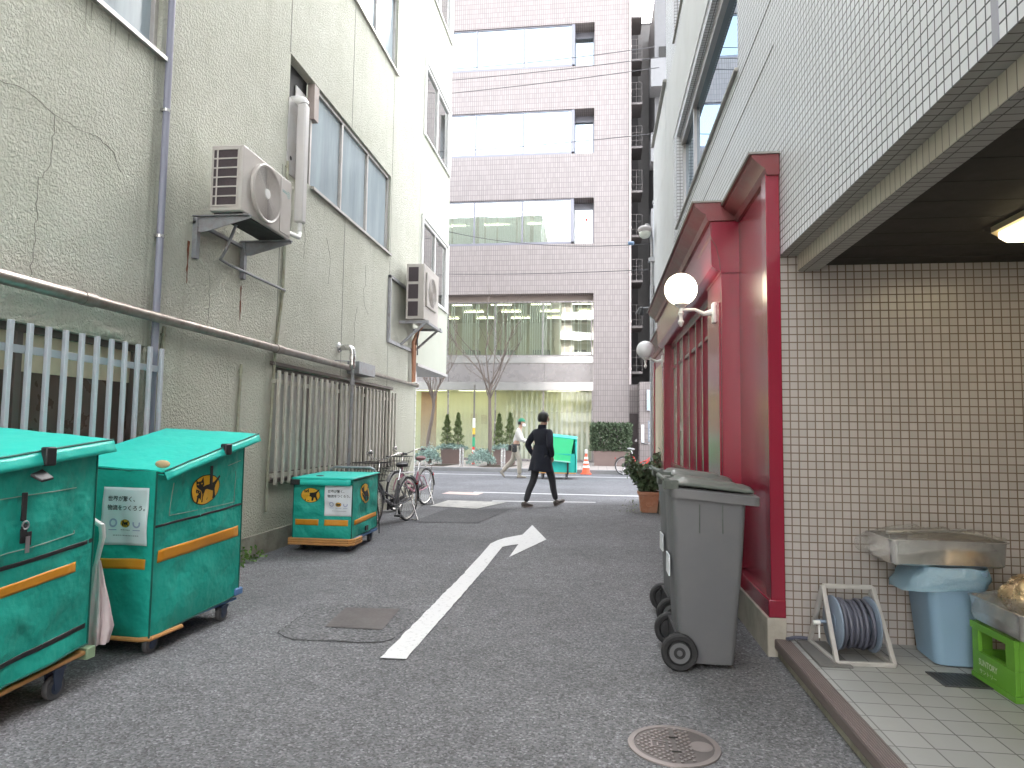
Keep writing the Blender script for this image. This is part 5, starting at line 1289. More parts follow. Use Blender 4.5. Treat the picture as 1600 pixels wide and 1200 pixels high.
mb = MB(); mb.tube([(-.33, -.40, .096), (-.32, -.475, .096), (.27, -.475, .096), (.325, -.44, .096), (.335, -.18, .10)], .014, 8); mb.build('bumper', M_BUMPER, C2, local=True)
mb = MB(); mb.box(.28, .335, .40, .49, .15, .20); mb.build('corner_block', M_DECK, C2, local=True, bevel=.01)
casters(C2, (-.26, .29), (-.40, .30), .052, z=.112)

# small cart
C3 = empty('delivery_cart', 'small low teal cart with a grey push handle beside the black bicycle', 'delivery cart', (-3.05, 7.68, 0), R(1.0), 'teal delivery carts in the alley')
c = Cover(.90, .68, (.15, .165), (.775, .80), 9.7); body = c.body(M_TEAL, C3); piping(c, body)
mb = MB(); mb.grid(lambda u, v: (-.355+.71*u, -.485+.97*v, .805+.015*v+.012*math.sin(math.pi*u)*math.sin(math.pi*v)), 10, 10); l3 = mb.build('lid', M_TEALL, C3, local=True, solid=.02)
mb = MB(); mb.grid(lambda u, v: (-.30+.63*u, -.488-.012*v, .798-.065*v), 10, 2); mb.build('lid_flap', M_TEALL, l3, local=True, solid=.006)
mb = MB(); mb.tube([(.357, -.48, .80), (.357, .48, .815)], .006, 6); mb.build('piping', M_BLACK, l3, local=True)
mb = MB(); mb.box(-.36, -.25, -.51, -.49, .735, .795); mb.build('clip', M_BLACK, l3, local=True, bevel=.006)
mb = MB(); mb.sphere((-.1, -.3, .822), .05, 12, 6, (1, .8, .25)); mb.build('grommet', M_BLACK, l3, local=True)
c.sticker(body, 'near', .365, .675, .245, .585); c.logo(body, 'near', .20, .47, .225, .165); c.logo(body, 'side', .40, .46, .30, .235)
c.band('orange_stripe', M_ORANGE, body, 'near', .03, .30, .14, .205); c.band('orange_stripe', M_ORANGE, body, 'near', .37, .64, .14, .205); c.band('orange_stripe', M_ORANGE, body, 'side', .07, .84, .14, .195)
mb = MB(); q = c.pt('side', .44, .05, .004); mb.box(q.x-.002, q.x+.01, q.y-.05, q.y+.05, q.z-.02, q.z+.035); mb.build('buckle', M_BLACK, body, local=True, bevel=.004)
mb = MB(); mb.box(-.335, .345, -.46, .47, .118, .148); mb.build('deck', M_DECK, C3, local=True, bevel=.006)
mb = MB(); pts = [(-.36, -.42, .0), (-.36, -.50, 0), (.33, -.505, 0), (.375, -.46, 0), (.378, -.22, 0)]
for z in (.092, .118, .142): mb.tube([(a, b, z) for a, b, _ in pts], .0145, 8)
mb.build('bumper', M_BUMPER, C3, local=True)
mb = MB(); mb.tube([(-.30, .47, .14), (-.30, .49, .80), (-.28, .50, .86), (-.23, .50, .885), (.23, .50, .885), (.28, .50, .86), (.30, .49, .80), (.30, .47, .14)], .015, 10); mb.build('handle', M_GALV, C3, local=True)
mb = MB(); mb.tube([(.33, .46, .5), (.36, .47, .3), (.37, .47, .08)], .008, 6); mb.build('strap', M_BLACK, C3, local=True)
casters(C3, (-.26, .28), (-.33, .37), .055, z=.118)

# far cart with its front open, pushed along the street
C4 = empty('delivery_cart', 'teal cart with its front hanging open on a bright green lining, in the street', 'delivery cart', (-1.2, 19.95, .004), 0)
W = .55
mb = MB(); mb.box(-W, W, -.33, -.30, .2, .74); mb.box(-W, W, .30, .33, .2, 1.22); mb.prism([(W-.02, -.33, .2), (W-.02, .33, .2), (W-.02, .33, 1.2), (W-.02, -.33, 1.06)], (.04, 0, 0)); mb.prism([(-W-.02, -.33, .2), (-W-.02, .33, .2), (-W-.02, .33, 1.22), (-W-.02, -.33, 1.20)], (.04, 0, 0))
mb.build('cover', plain('bright_teal_canvas', (.02, .50, .42), .5, var=.05), C4, local=True)
mb = MB(); mb.prism([(-W, -.37, .60), (W-.16, -.37, .52), (W-.06, -.22, 1.15), (-W, -.22, 1.27)], (0, .02, 0)); mb.build('open_front', M_TEALF, C4, local=True)
mb = MB(); mb.prism([(-W, -.42, .60), (W-.15, -.42, .52), (W-.15, -.32, .52), (-W, -.32, .60)], (0, 0, -.035)); mb.build('shelf_edge', plain('pale_teal_edge', (.35, .75, .65), .5), C4, local=True)
mb = MB(); mb.prism([(-W-.03, -.22, 1.27), (W+.03, -.22, 1.15), (W+.03, .34, 1.22), (-W-.03, .34, 1.34)], (0, 0, .02)); mb.build('lid', M_TEALL, C4, local=True)
mb = MB(); mb.box(W-.03, W+.02, -.325, -.315, .93, .98); mb.build('clip', M_BLACK, C4, local=True)
mb = MB(); mb.box(W-.25, W-.20, -.36, -.33, .15, .55); mb.build('strap', M_BLACK, C4, local=True)
mb = MB(); mb.box(-W, W, -.34, .34, .165, .2); mb.build('deck', M_BUMPER, C4, local=True)
casters(C4, (-.42, .28), (-.25, .25), .075, z=.165)
# folded umbrella hooked on the near cart
t = empty('umbrella', 'folded pale pink umbrella with a white curved handle between the two large carts', 'umbrella', (-2.74, 3.42, .2))
mb = MB(); mb.tube([(-2.80, 3.41, .74), (-2.78, 3.41, .80), (-2.74, 3.41, .835), (-2.695, 3.41, .81), (-2.685, 3.41, .75), (-2.70, 3.41, .68), (-2.715, 3.41, .60), (-2.715, 3.41, .50)], [.012, .015, .017, .017, .016, .014, .012, .01], 10); mb.build('handle', M_WHITEP, t)
mb = MB()
def umb(u, v):
    a = 2*math.pi*u; z = .62-.44*v; r = (.014+.060*min(1, v*1.3))*(1-.25*max(0, v-.8)/.2)*(1+.28*math.sin(a*8+v*3))
    return (-2.712+r*math.cos(a)+.012*v, 3.415+r*.8*math.sin(a), z)
mb.grid(umb, 48, 10); mb.build('canopy', M_PINKC, t, sharp=80)

# ---------------------------------------------------------------- wheelie bins
def wheelie_bin(label, loc, rz=0.0):
    t = empty('wheelie_bin', label, 'wheelie bin', loc, rz, 'grey wheelie bins by the red shop')
    # local: x towards the wall (lid front), hinge and wheels at -x
    mb = MB(); n = 10
    def ring(x0, x1, hw, z, tilt=0.0, r=.035):
        out = []
        for cx, cy, a0 in ((x1-r, hw-r, 0), (x0+r, hw-r, 90), (x0+r, -hw+r, 180), (x1-r, -hw+r, 270)):
            for k in range(5): a = R(a0+k*22.5); x = cx+r*math.cos(a); out.append((x, cy+r*math.sin(a), z-tilt*(x-x0)))
        return out
    rings = [ring(-.14, .165, .19, .03), ring(-.145, .17, .192, .06), ring(-.17, .215, .215, .60), ring(-.188, .235, .228, .975, .05), ring(-.188, .235, .228, 1.0, .07)]
    V = [[mb.bm.verts.new(p) for p in rg] for rg in rings]; m = len(V[0])
    for A, B in zip(V, V[1:]):
        for j in range(m): mb.bm.faces.new((A[j], A[(j+1) % m], B[(j+1) % m], B[j]))
    mb.bm.faces.new(V[0][::-1]); mb.bm.faces.new(V[-1])
    for y in (-.10, .05):
        for sgn in (1,):
            mb.box(-.0, .01, 0, 0.001, .9, .901)
    b = mb.build('body', M_BIN, t, local=True, sharp=40)
    mb = MB(); A = ring(-.20, .315, .25, 1.035, .085, .05); B = ring(-.20, .315, .25, .985, .085, .05); A2_ = ring(-.185, .30, .236, 1.042, .085, .05)
    V = [[mb.bm.verts.new(p) for p in rg] for rg in (ring(-.186, .24, .23, 1.0, .08), B, A, A2_)]
    for P, Q in zip(V, V[1:]):
        for j in range(m): mb.bm.faces.new((P[j], P[(j+1) % m], Q[(j+1) % m], Q[j]))
    mb.bm.faces.new(V[-1]); mb.build('rim', plain('rim_grey_%s' % label[:5], (.155, .155, .16), .5, var=.08), t, local=True, sharp=40)
    mb = MB()
    def lidf(u, v):
        x = -.185+.46*u; y = -.24+.48*v; dome = (1-abs(2*v-1)**4)*.028*(1-u*.2)*(min(1, u*6))
        return (x, y, 1.062-.045*max(0, u)+dome+(.03 if .12 < u < .85 and .18 < v < .82 else 0)*.4)
    mb.grid(lidf, 22, 18); l = mb.build('lid', M_BINLID, t, local=True, solid=.012, sharp=25)
    mb = MB(); mb.tube([(-.185, -.235, 1.06), (-.225, -.235, 1.085), (-.225, .235, 1.085), (-.185, .235, 1.06)], .014, 8); mb.box(-.235, -.15, -.245, -.13, 1.03, 1.082); mb.box(-.235, -.15, .13, .245, 1.03, 1.082)
    mb.build('hinge_handle', M_BINLID, l, local=True, bevel=.008)
    for sy in (-1, 1):
        mb = MB(); y = sy*.235
        mb.lathe([(0, -.024), (.06, -.024), (.066, -.014), (.074, -.024), (.094, -.026), (.103, -.016), (.103, .016), (.094, .026), (.074, .024), (.066, .014), (.06, .024), (0, .024)], (-.15, y, .103), (0, 1, 0), 32)
        w = mb.build('wheel', M_RUBBER, t, local=True)
        mb = MB(); mb.lathe([(.0, .030), (.014, .029), (.018, .022), (.05, .0262), (.058, .0262)], (-.15, y, .103), (0, sy, 0), 24); mb.build('hub_cap', M_BIN, w, local=True)
    mb = MB(); mb.cyl((-.15, -.23, .103), (-.15, .23, .103), .011); mb.box(-.17, -.10, -.19, .19, .08, .2); mb.build('axle', M_BLACK, t, local=True)
    mb = MB()
    for x in (-.03, .10): mb.box(x-.003, x+.003, -.2315, -.22, .78, .945); mb.box(x-.003, x+.003, .22, .2315, .78, .945)
    mb.build('rib', M_BINLID, b, local=True)
    mb = MB(); mb.box(-.192, -.184, -.08, .08, .50, .62); mb.build('sticker', M_SHEET, b, local=True)
    return t
wheelie_bin('front grey wheelie bin, the nearer of the two by the red shop', (.615, 4.285, 0), R(0))
wheelie_bin('second grey wheelie bin, mostly hidden behind the front one', (.655, 5.15, 0), R(1.5))

# ---------------------------------------------------------------- covers in the road
mb = MB(); mb.face([(-1.895, 5.0, .009), (-1.851, 4.5, .009), (-1.443, 4.496, .009), (-1.481, 5.037, .009)])
o = mb.build('access_cover', plain('iron_plate', (.115, .10, .10), .5, .4, var=.15, vs=18, dirt=((.2, .19, .18), 6, .4)), None, loc=(-1.67, 4.76, .009)); tag(o, 'square iron cover set in patched asphalt left of the white arrow', 'manhole cover')
t = empty('manhole_cover', 'round iron manhole cover with a diamond grid in the foreground', 'manhole cover', (.33, 3.09, .004))
M_IRON = plain('worn_iron', (.25, .215, .205), .45, .45, var=.15, dirt=((.17, .165, .165), 4, .6))
mb = MB(); mb.lathe([(.198, .001), (.196, .006), (.172, .007), (.170, .004)], (.33, 3.09, 0), n=48); mb.build('frame', M_IRON, t)
mb = MB(); mb.lathe([(0, .004), (.169, .004)], (.33, 3.09, 0), n=48); pl = mb.build('plate', plain('dark_iron', (.12, .105, .10), .5, .45, var=.15), t)
mb = MB(); s_ = .0235
for i in range(-8, 9):
    for j in range(-8, 9):
        x, y = (i-j)*s_*.72, (i+j)*s_*.72
        if math.hypot(x, y) > .155 or (-.10 < x < -.03 and -.035 < y < .045) or abs(x+.0) < .016 or x > .075: continue
        q = .0098; mb.hexa([(.33+x-q, 3.09+y, .004), (.33+x, 3.09+y-q, .004), (.33+x+q, 3.09+y, .004), (.33+x, 3.09+y+q, .004)], [(.33+x-q*.85, 3.09+y, .0075), (.33+x, 3.09+y-q*.85, .0075), (.33+x+q*.85, 3.09+y, .0075), (.33+x, 3.09+y+q*.85, .0075)])
mb.lathe([(0, .0052), (.05, .0052)], (.33+.115, 3.09, 0), n=20)
for a, b in (((-.095, -.03), (-.095, .035)), ((-.095, .035), (-.035, .02)), ((-.07, -.02), (-.07, .012)), ((-.07, .012), (-.035, 0)), ((-.045, -.03), (-.045, -.01)), ((-.095, -.03), (-.045, -.03))): mb.bar((.33+a[0], 3.09+a[1], .006), (.33+b[0], 3.09+b[1], .006), .006, .003)
mb.build('raised_pattern', M_IRON, pl)
mb = MB(); mb.box(.315, .355, 3.155, 3.163, .0062, .0082); mb.box(.315, .355, 3.02, 3.028, .0062, .0082); mb.build('key_slot', M_DARK, pl)

# ---------------------------------------------------------------- things in the entrance bay
t = empty('hose_reel', 'blue grey hose wound on a stained white reel stand', 'hose reel', (1.44, 4.15, .1))
mb = MB()
FL_, FR_, TL_, TR_, BL_, BR_ = (1.30, 3.975, .113), (1.60, 3.985, .113), (1.29, 4.16, .487), (1.565, 4.17, .487), (1.275, 4.37, .113), (1.58, 4.38, .113)
for a, b in ((FL_, FR_), (FL_, TL_), (FR_, TR_), (TL_, TR_), (TL_, BL_), (TR_, BR_), (BL_, FL_), (BR_, FR_)): mb.bar(a, b, .024, .024)
mb.build('stand', M_REELW, t, bevel=.004)
mb = MB(); mb.cyl((1.33, 4.14, .285), (1.55, 4.15, .285), .055, n=20); mb.cyl((1.24, 4.14, .29), (1.60, 4.15, .285), .010)
for x in (1.335, 1.535): mb.lathe([(0, 0), (.142, -.004), (.152, .0), (.152, .008), (.142, .010), (0, .010)], (x, 4.145, .285), (1, .04, 0), 32)
mb.build('drum', M_REELB, t)
mb = MB(); random.seed(8); pts = []
for layer, (r, n) in enumerate(((.082, 8), (.106, 8), (.127, 6))):
    for i in range(n*16):
        a = 2*math.pi*i/16; w_ = math.sin(i/16*2.3+layer)*.006; x = 1.357+w_+.165*(i/(n*16) if layer % 2 == 0 else 1-i/(n*16))+.006*math.sin(a*.5+layer)
        pts.append((x, 4.145+(r+.006*math.sin(i/16*1.7))*math.cos(a), .285+(r+.006*math.sin(i/16*1.7))*math.sin(a)))
mb.tube(pts, .0105, 8); mb.tube([(1.30, 4.40, .115), (1.24, 4.41, .118), (1.19, 4.39, .122), (1.14, 4.36, .119)], .011, 8); mb.build('hose', M_HOSE, t)
mb = MB(); mb.bar((1.262, 4.14, .285), (1.258, 4.13, .20), .008, .02); mb.cyl((1.262, 4.13, .285), (1.225, 4.13, .285), .013); mb.build('crank', M_WHITEP, t)
mb = MB(); mb.box(1.20, 1.37, 3.93, 4.38, .1, .112); o = mb.build('floor_plate', plain('grey_plate_dirty', (.16, .155, .15), .7, var=.2), None, loc=(1.28, 4.15, .1), bevel=.003); tag(o, 'grey plate lying under the hose reel beside the step', 'plate')
t = empty('plastic_bin', 'tall sky blue plastic bin lined with a blue bag', 'bin', (1.965, 4.20, .1), R(-4))
mb = MB()
def rr(hx, hy, z, r=.05): return [(cx+r*math.cos(R(a0+k*22.5)), cy+r*math.sin(R(a0+k*22.5)), z) for cx, cy, a0 in ((hx-r, hy-r, 0), (-hx+r, hy-r, 90), (-hx+r, -hy+r, 180), (hx-r, -hy+r, 270)) for k in range(5)]
def loft(mb, rings, cap0=True, cap1=True):
    V = [[mb.bm.verts.new(p) for p in rg] for rg in rings]; m = len(V[0])
    for A, B in zip(V, V[1:]):
        for j in range(m): mb.bm.faces.new((A[j], A[(j+1) % m], B[(j+1) % m], B[j])).material_index = mb.mi
    if cap0: mb.bm.faces.new(V[0][::-1]).material_index = mb.mi
    if cap1: mb.bm.faces.new(V[-1]).material_index = mb.mi
loft(mb, [rr(.10, .145, .002), rr(.112, .158, .01), rr(.150, .19, .46), rr(.158, .198, .50), rr(.158, .198, .525)]); mb.build('body', M_BLUEB, t, local=True, sharp=50)
mb = MB(); random.seed(31)
def bagf(u, v):
    a = 2*math.pi*u; k = 1+.05*noise.noise(Vector((math.cos(a)*3, math.sin(a)*3, v*3)))+.025*noise.noise(Vector((math.cos(a)*9, math.sin(a)*9, v*6)))
    sgn = lambda c: math.copysign(abs(c)**.6, c)
    drop = .05*(1-math.cos(a+.3))*.5; ex = .09*max(0, -math.cos(a))*(1-v)
    return ((.178+.012*math.sin(v*3.1)+ex)*sgn(math.cos(a))*k, (.208+.01*math.sin(v*3.1))*sgn(math.sin(a))*k, .435-drop+.02*noise.noise(Vector((a*2, 0, 5)))+(.105+drop)*v)
mb.grid(bagf, 60, 8); mb.build('liner_bag', M_BAG, t, local=True, sharp=80)
def tray(name, label, x0, x1, y0, y1, z0, z1, rz=0):
    cx, cy = (x0+x1)/2, (y0+y1)/2; t = empty(name, label, 'tray', (cx, cy, z0), rz)
    hx, hy, h = (x1-x0)/2, (y1-y0)/2, z1-z0; mb = MB()
    loft(mb, [rr(hx-.025, hy-.025, .001, .03), rr(hx-.012, hy-.012, .012, .035), rr(hx-.004, hy-.004, h-.008, .035), rr(hx+.006, hy+.006, h-.006, .04), rr(hx+.006, hy+.006, h, .04), rr(hx-.008, hy-.008, h, .035), rr(hx-.018, hy-.018, .014, .03)])
    mb.build('pan', M_TRAY, t, local=True, sharp=30); return t
T1 = tray('steel_tray', 'deep steel tray in clear wrap resting on the sky blue bin', 1.60, 2.215, 4.0, 4.36, .642, .785)
mb = MB(); mb.box(-.20, .24, -.13, .10, .10, .150); mb.build('contents', M_BROWNF, T1, local=True, bevel=.01)
mb = MB(); mb.bar((-.27, -.05, .165), (.20, .06, .175), .03, .016); mb.build('tongs', M_SILVER, T1, local=True, bevel=.004)
def wrapf(hx, hy, h, over, seed, lump):
    def f(u, v):
        a = 2*math.pi*u; r = v; sg = lambda c: math.copysign(abs(c)**.55, c)
        n = noise.noise(Vector((math.cos(a)*r*5+seed, math.sin(a)*r*5, v*2)))+.5*noise.noise(Vector((math.cos(a)*r*14, math.sin(a)*r*14+seed, 2)))
        if v <= .7: k = v/.7; return (hx*sg(math.cos(a))*k*1.02, hy*sg(math.sin(a))*k*1.02, h+lump*(1-k*k)+.022*n)
        k = (v-.7)/.3; ex = over*max(0, -math.cos(a))**2
        return ((hx*1.03+.012+ex*math.sin(k*2.4)+.012*n)*sg(math.cos(a)), (hy*1.03+.010+.008*n)*sg(math.sin(a)), h-h*.75*k*(.55+.45*max(0, -math.cos(a)))+.012*n)
    return f
mb = MB(); mb.grid(wrapf(.307, .18, .155, .085, 3, .035), 72, 22); mb.build('clear_wrap', M_FILM, T1, local=True, sharp=50)
t = empty('bottle_crate', 'lime green plastic bottle crate with white lettering', 'crate', (2.17, 3.74, .1))
hx, hy, H = .205, .185, .29
mb = MB()
for z0, z1 in ((.0, .03), (.03, .145), (.255, .29)):
    e = .006 if z0 in (0, .255) else 0
    mb.box(-hx-e, -hx+.02, -hy-e, hy+e, z0+.0005, z1-.0005); mb.box(hx-.02, hx+e, -hy-e, hy+e, z0+.0005, z1-.0005); mb.box(-hx+.0205, hx-.0205, -hy-e, -hy+.02, z0+.0005, z1-.0005); mb.box(-hx+.0205, hx-.0205, hy-.02, hy+e, z0+.0005, z1-.0005)
for sx in (-1, 1):
    for y0, y1 in ((-hy, -hy+.075), (hy-.06, hy)):
        mb.box(min(sx*hx, sx*(hx-.02)), max(sx*hx, sx*(hx-.02)), y0, y1, .145, .255)
for sy in (-1, 1):
    for x0, x1 in ((-hx+.0205, -hx+.09), (hx-.09, hx-.0205)): mb.box(x0, x1, min(sy*hy, sy*(hy-.02)), max(sy*hy, sy*(hy-.02)), .145, .255)
mb.box(-hx+.021, hx-.021, -hy+.021, hy-.021, .002, .012)
for i in range(1, 5): x = -hx+2*hx*i/5; mb.box(x-.002, x+.002, -hy+.022, hy-.022, .013, .12)
for i in range(1, 4): y = -hy+2*hy*i/4; mb.box(-hx+.022, hx-.022, y-.002, y+.002, .0135, .119)
cb = mb.build('body', M_LIME, t, local=True, bevel=.004)
mb = MB(); put_text(mb, 'SUNTORY', .032, .165, (-hx-.0012, .125, .082), (0, -1, 0), (0, 0, 1), .03); put_text(mb, 'サントリー', .022, .15, (-hx-.0012, .12, .042), (0, -1, 0), (0, 0, 1), .01)
mb.build('lettering', plain('white_print', (.62, .72, .5), .5), cb, local=True)
T2 = tray('steel_tray', 'steel tray with a foil covered load, resting on the lime green crate', 1.955, 2.52, 3.47, 3.95, .392, .525)
mb = MB(); mb.sphere((-.06, .02, .15), .15, 28, 18, (1.0, .95, .85))
for v in mb.bm.verts: q_ = v.co-Vector((-.06, .02, .15)); v.co += q_.normalized()*0.03*noise.noise(v.co*18)
mb.build('foil_bundle', plain('golden_foil', (.62, .45, .27), .28, .8, var=.3, vs=12, bs=.6, bscale=30, bdist=.02), T2, local=True, sharp=60)
mb = MB(); mb.grid(wrapf(.28, .24, .14, .02, 9, .06), 72, 22); mb.build('clear_wrap', M_FILM, T2, local=True, sharp=50)

# ---------------------------------------------------------------- bicycles
def bicycle(label, cat_loc, heading, paint, rfender, basket=True, group=None, rack=True, seat_m=None, tread=.33, blackfender=False):
    """local +x = forward, origin under the rear hub"""
    t = empty('bicycle', label, 'bicycle', cat_loc, heading, group)
    WB, r, rf = 1.08, tread, tread
    bb = Vector((.44, 0, .27)); st = Vector((.30, 0, .62)); sd = Vector((.235, 0, .80)); hd0 = Vector((.93, 0, .60)); hd1 = Vector((.885, 0, .78)); fh = Vector((WB, 0, rf)); rh = Vector((0, 0, r))
    for c_, nm in ((rh, 0), (fh, 1)):
        mb = MB(); mb.lathe([(r-.030, -.014), (r-.012, -.019), (r, -.008), (r, .008), (r-.012, .019), (r-.030, .014)], c_, (0, 1, 0), 44)
        w = mb.build('wheel', M_RUBBER, t, local=True)
        mb = MB(); mb.lathe([(r-.031, -.011), (r-.048, -.009), (r-.048, .009), (r-.031, .011)], c_, (0, 1, 0), 44); mb.cyl(c_+Vector((0, -.05, 0)), c_+Vector((0, .05, 0)), .022, n=10)
        for k in range(28): a = 2*math.pi*k/28; mb.tube([c_+Vector((.02*math.cos(a+.5), .028*(-1)**k, .02*math.sin(a+.5))), c_+Vector(((r-.045)*math.cos(a), 0, (r-.045)*math.sin(a)))], .0016, 4)
        mb.build('rim', M_CHROME, w, local=True)
        mb = MB(); sp = range(-2, 19) if c_ is rh else range(3, 19)
        arc = [(c_.x+(r+.022)*math.cos(R(10*k)), c_.z+(r+.022)*math.sin(R(10*k))) for k in sp]
        for (xa, za), (xb, zb) in zip(arc, arc[1:]): mb.bar((xa, 0, za), (xb, 0, zb), .05, .004, (0, 0, 1) if abs(xa-xb) > abs(za-zb) else (1, 0, 0))
        mb.build('mudguard', rfender, t, local=True)
    mb = MB(); mb.tube([hd0, hd0.lerp(bb, .45)+Vector((0, 0, -.07)), bb+Vector((.05, 0, .02))], .022, 10); mb.tube([hd0+Vector((0, 0, .06)), hd0.lerp(bb, .4)+Vector((0, 0, .02)), bb+Vector((-.02, 0, .10))], .016, 8)
    mb.tube([bb, st], .018, 10)
    for y in (-.05, .05): mb.tube([bb, Vector((.2, y, .29)), rh+Vector((0, y, 0))], .011, 8); mb.tube([st-Vector((0, 0, .06)), Vector((.15, y, .52)), rh+Vector((0, y, 0))], .009, 8)
    mb.cyl(hd0-Vector((-.01, 0, .04)), hd1, .022, n=10); mb.build('frame', paint, t, local=True)
    mb = MB()
    for y in (-.055, .055): mb.tube([hd0+Vector((.01, 0, -.04)), Vector((WB-.09, y, .52)), Vector((WB-.03, y, .42)), fh+Vector((0, y, 0))], .012, 8)
    mb.build('fork', paint, t, local=True)
    mb = MB(); mb.cyl(st, sd, .013, n=8); mb.build('seat_post', M_CHROME, t, local=True)
    mb = MB(); mb.sphere((0, 0, 0), 1, 16, 10)
    for v in mb.bm.verts:
        u = v.co.x; wd = .10 if u < 0 else .10-.065*u; v.co = Vector((.225+u*.13, v.co.y*wd, .845+v.co.z*.04+(.012 if u < -.3 else 0)))
    mb.build('saddle', seat_m or M_BLACK, t, local=True)
    mb = MB(); stem = Vector((.865, 0, .92)); mb.cyl(hd1, stem, .012, n=8)
    hb = [(.62, -.28, 1.02), (.72, -.285, 1.03), (.82, -.24, 1.03), (.88, -.12, .97), (.875, 0, .93), (.88, .12, .97), (.82, .24, 1.03), (.72, .285, 1.03), (.62, .28, 1.02)]
    mb.tube(hb, .011, 8); h = mb.build('handlebar', M_CHROME, t, local=True)
    for q in (-1, 1):
        mb = MB(); mb.cyl((.61, q*.279, 1.02), (.73, q*.285, 1.03), .017, n=10); mb.tube([(.76, q*.27, 1.01), (.68, q*.30, .985)], .006, 6); mb.build('grip', M_BLACK, h, local=True)
    mb = MB(); mb.sphere((.84, -.17, 1.05), .026, 10, 8); mb.build('bell', M_CHROME, h, local=True)
    if basket:
        mb = MB(); n = 9
        for lv, (hx, hy, z) in enumerate(((.13, .15, .66), (.145, .17, .74), (.16, .19, .83), (.175, .20, .91))):
            mb.tube([(1.08-hx, -hy, z), (1.08+hx, -hy, z), (1.08+hx, hy, z), (1.08-hx, hy, z)], .007 if lv == 3 else .0035, 5, closed=True)
        for i in range(n):
            k = -1+2*i/(n-1)
            for q in (-1, 1): mb.tube([(1.08+q*.13, k*.15, .66), (1.08+q*.175, k*.20, .91)], .003, 4); mb.tube([(1.08+k*.13, q*.15, .66), (1.08+k*.175, q*.20, .91)], .003, 4)
            mb.tube([(.95, k*.15, .66), (1.21, k*.15, .66)], .003, 4)
        mb.build('basket', M_BLACK, t, local=True)
    if rack:
        mb = MB()
        for y in (-.06, -.02, .02, .06): mb.tube([(.18, y, .72), (-.24, y, .72)], .006, 6)
        for x in (.15, -.05, -.23): mb.tube([(x, -.065, .72), (x, .065, .72)], .006, 6)
        for y in (-.065, .065): mb.tube([(-.12, y, .72), (0, y, r)], .006, 6)
        mb.build('rear_rack', M_CHROME if not blackfender else M_BLACK, t, local=True)
    mb = MB(); mb.hexa([(-.07, -.075, .27), (.52, -.075, .20), (.52, -.045, .20), (-.07, -.045, .27)], [(-.07, -.075, .38), (.50, -.075, .35), (.50, -.045, .35), (-.07, -.045, .38)]); mb.build('chain_case', M_BLACK, t, local=True, bevel=.02)
    for q in (-1, 1):
        mb = MB(); mb.bar(bb+Vector((0, q*.085, 0)), bb+Vector((.10*q, q*.09, -.13*q)), .012, .022); e = bb+Vector((.10*q, q*.09, -.13*q)); cr = mb.build('crank', M_CHROME, t, local=True)
        mb = MB(); mb.box(e.x-.04, e.x+.04, min(e.y, e.y+q*.09), max(e.y, e.y+q*.09), e.z-.012, e.z+.012); mb.build('pedal', M_BLACK, cr, local=True)
    mb = MB()
    for y in (-.11, .11): mb.tube([(.0, y*.55, r), (-.02, y, .16), (-.05, y*1.35, .012)], .010, 8)
    mb.tube([(-.05, -.15, .012), (-.05, .15, .012)], .010, 8); mb.build('kickstand', M_CHROME, t, local=True)
    mb = MB(); mb.box(-.30, -.275, -.025, .025, .52, .57); mb.build('reflector', plain('red_reflector', (.5, .02, .02), .2), t, local=True)
    return t
BK = R(259)
bicycle('black city bicycle with a large wire basket, parked behind the small cart', (-2.86, 9.98, 0), BK, plain('silver_black_paint', (.16, .16, .17), .3, .6), M_SILVER, group='bicycles parked by the green wall')
bicycle('pink city bicycle parked at the corner of the green building', (-3.14, 12.1, .010), R(258), M_BIKEPNK, M_SILVER, group='bicycles parked by the green wall', seat_m=plain('brown_saddle', (.20, .09, .09), .5))
bicycle('red share bicycle with black rear mudguard standing at the far kerb', (.83, 22.3, .004), R(6), M_BIKERED, M_BLACK, basket=True, rack=False, seat_m=plain('grey_saddle', (.3, .3, .3), .5), tread=.30, blackfender=True)

# ---------------------------------------------------------------- people
def skin(name, nodes, edges, mat, parent, sub=2, extra=None, root=0):
    """smooth continuous body grown on a joint skeleton; extra(mb) may add cloth sheets before the mesh is linked"""
    keys = list(nodes); me = bpy.data.meshes.new('tmp'); idx = {k: i for i, k in enumerate(keys)}
    me.from_pydata([nodes[k][:3] for k in keys], [(idx[a], idx[b]) for a, b in edges], [])
    o = bpy.data.objects.new('tmp', me); COL.objects.link(o); m = o.modifiers.new('s', 'SKIN'); m.use_smooth_shade = True; m.branch_smoothing = .3
    sv = me.skin_vertices[0].data
    for i, k in enumerate(keys):
        rr_ = nodes[k][3:]; sv[i].radius = (rr_[0], rr_[1] if len(rr_) > 1 else rr_[0]); sv[i].use_root = (i == root)
    q = o.modifiers.new('u', 'SUBSURF'); q.levels = sub; q.render_levels = sub
    dg = bpy.context.evaluated_depsgraph_get(); dg.update(); m2 = bpy.data.meshes.new_from_object(o.evaluated_get(dg)); bpy.data.objects.remove(o); bpy.data.meshes.remove(me)
    mb = MB(); mb.bm.from_mesh(m2); bpy.data.meshes.remove(m2)
    if extra: extra(mb)
    return mb.build(name, mat, parent, local=True, sharp=70)
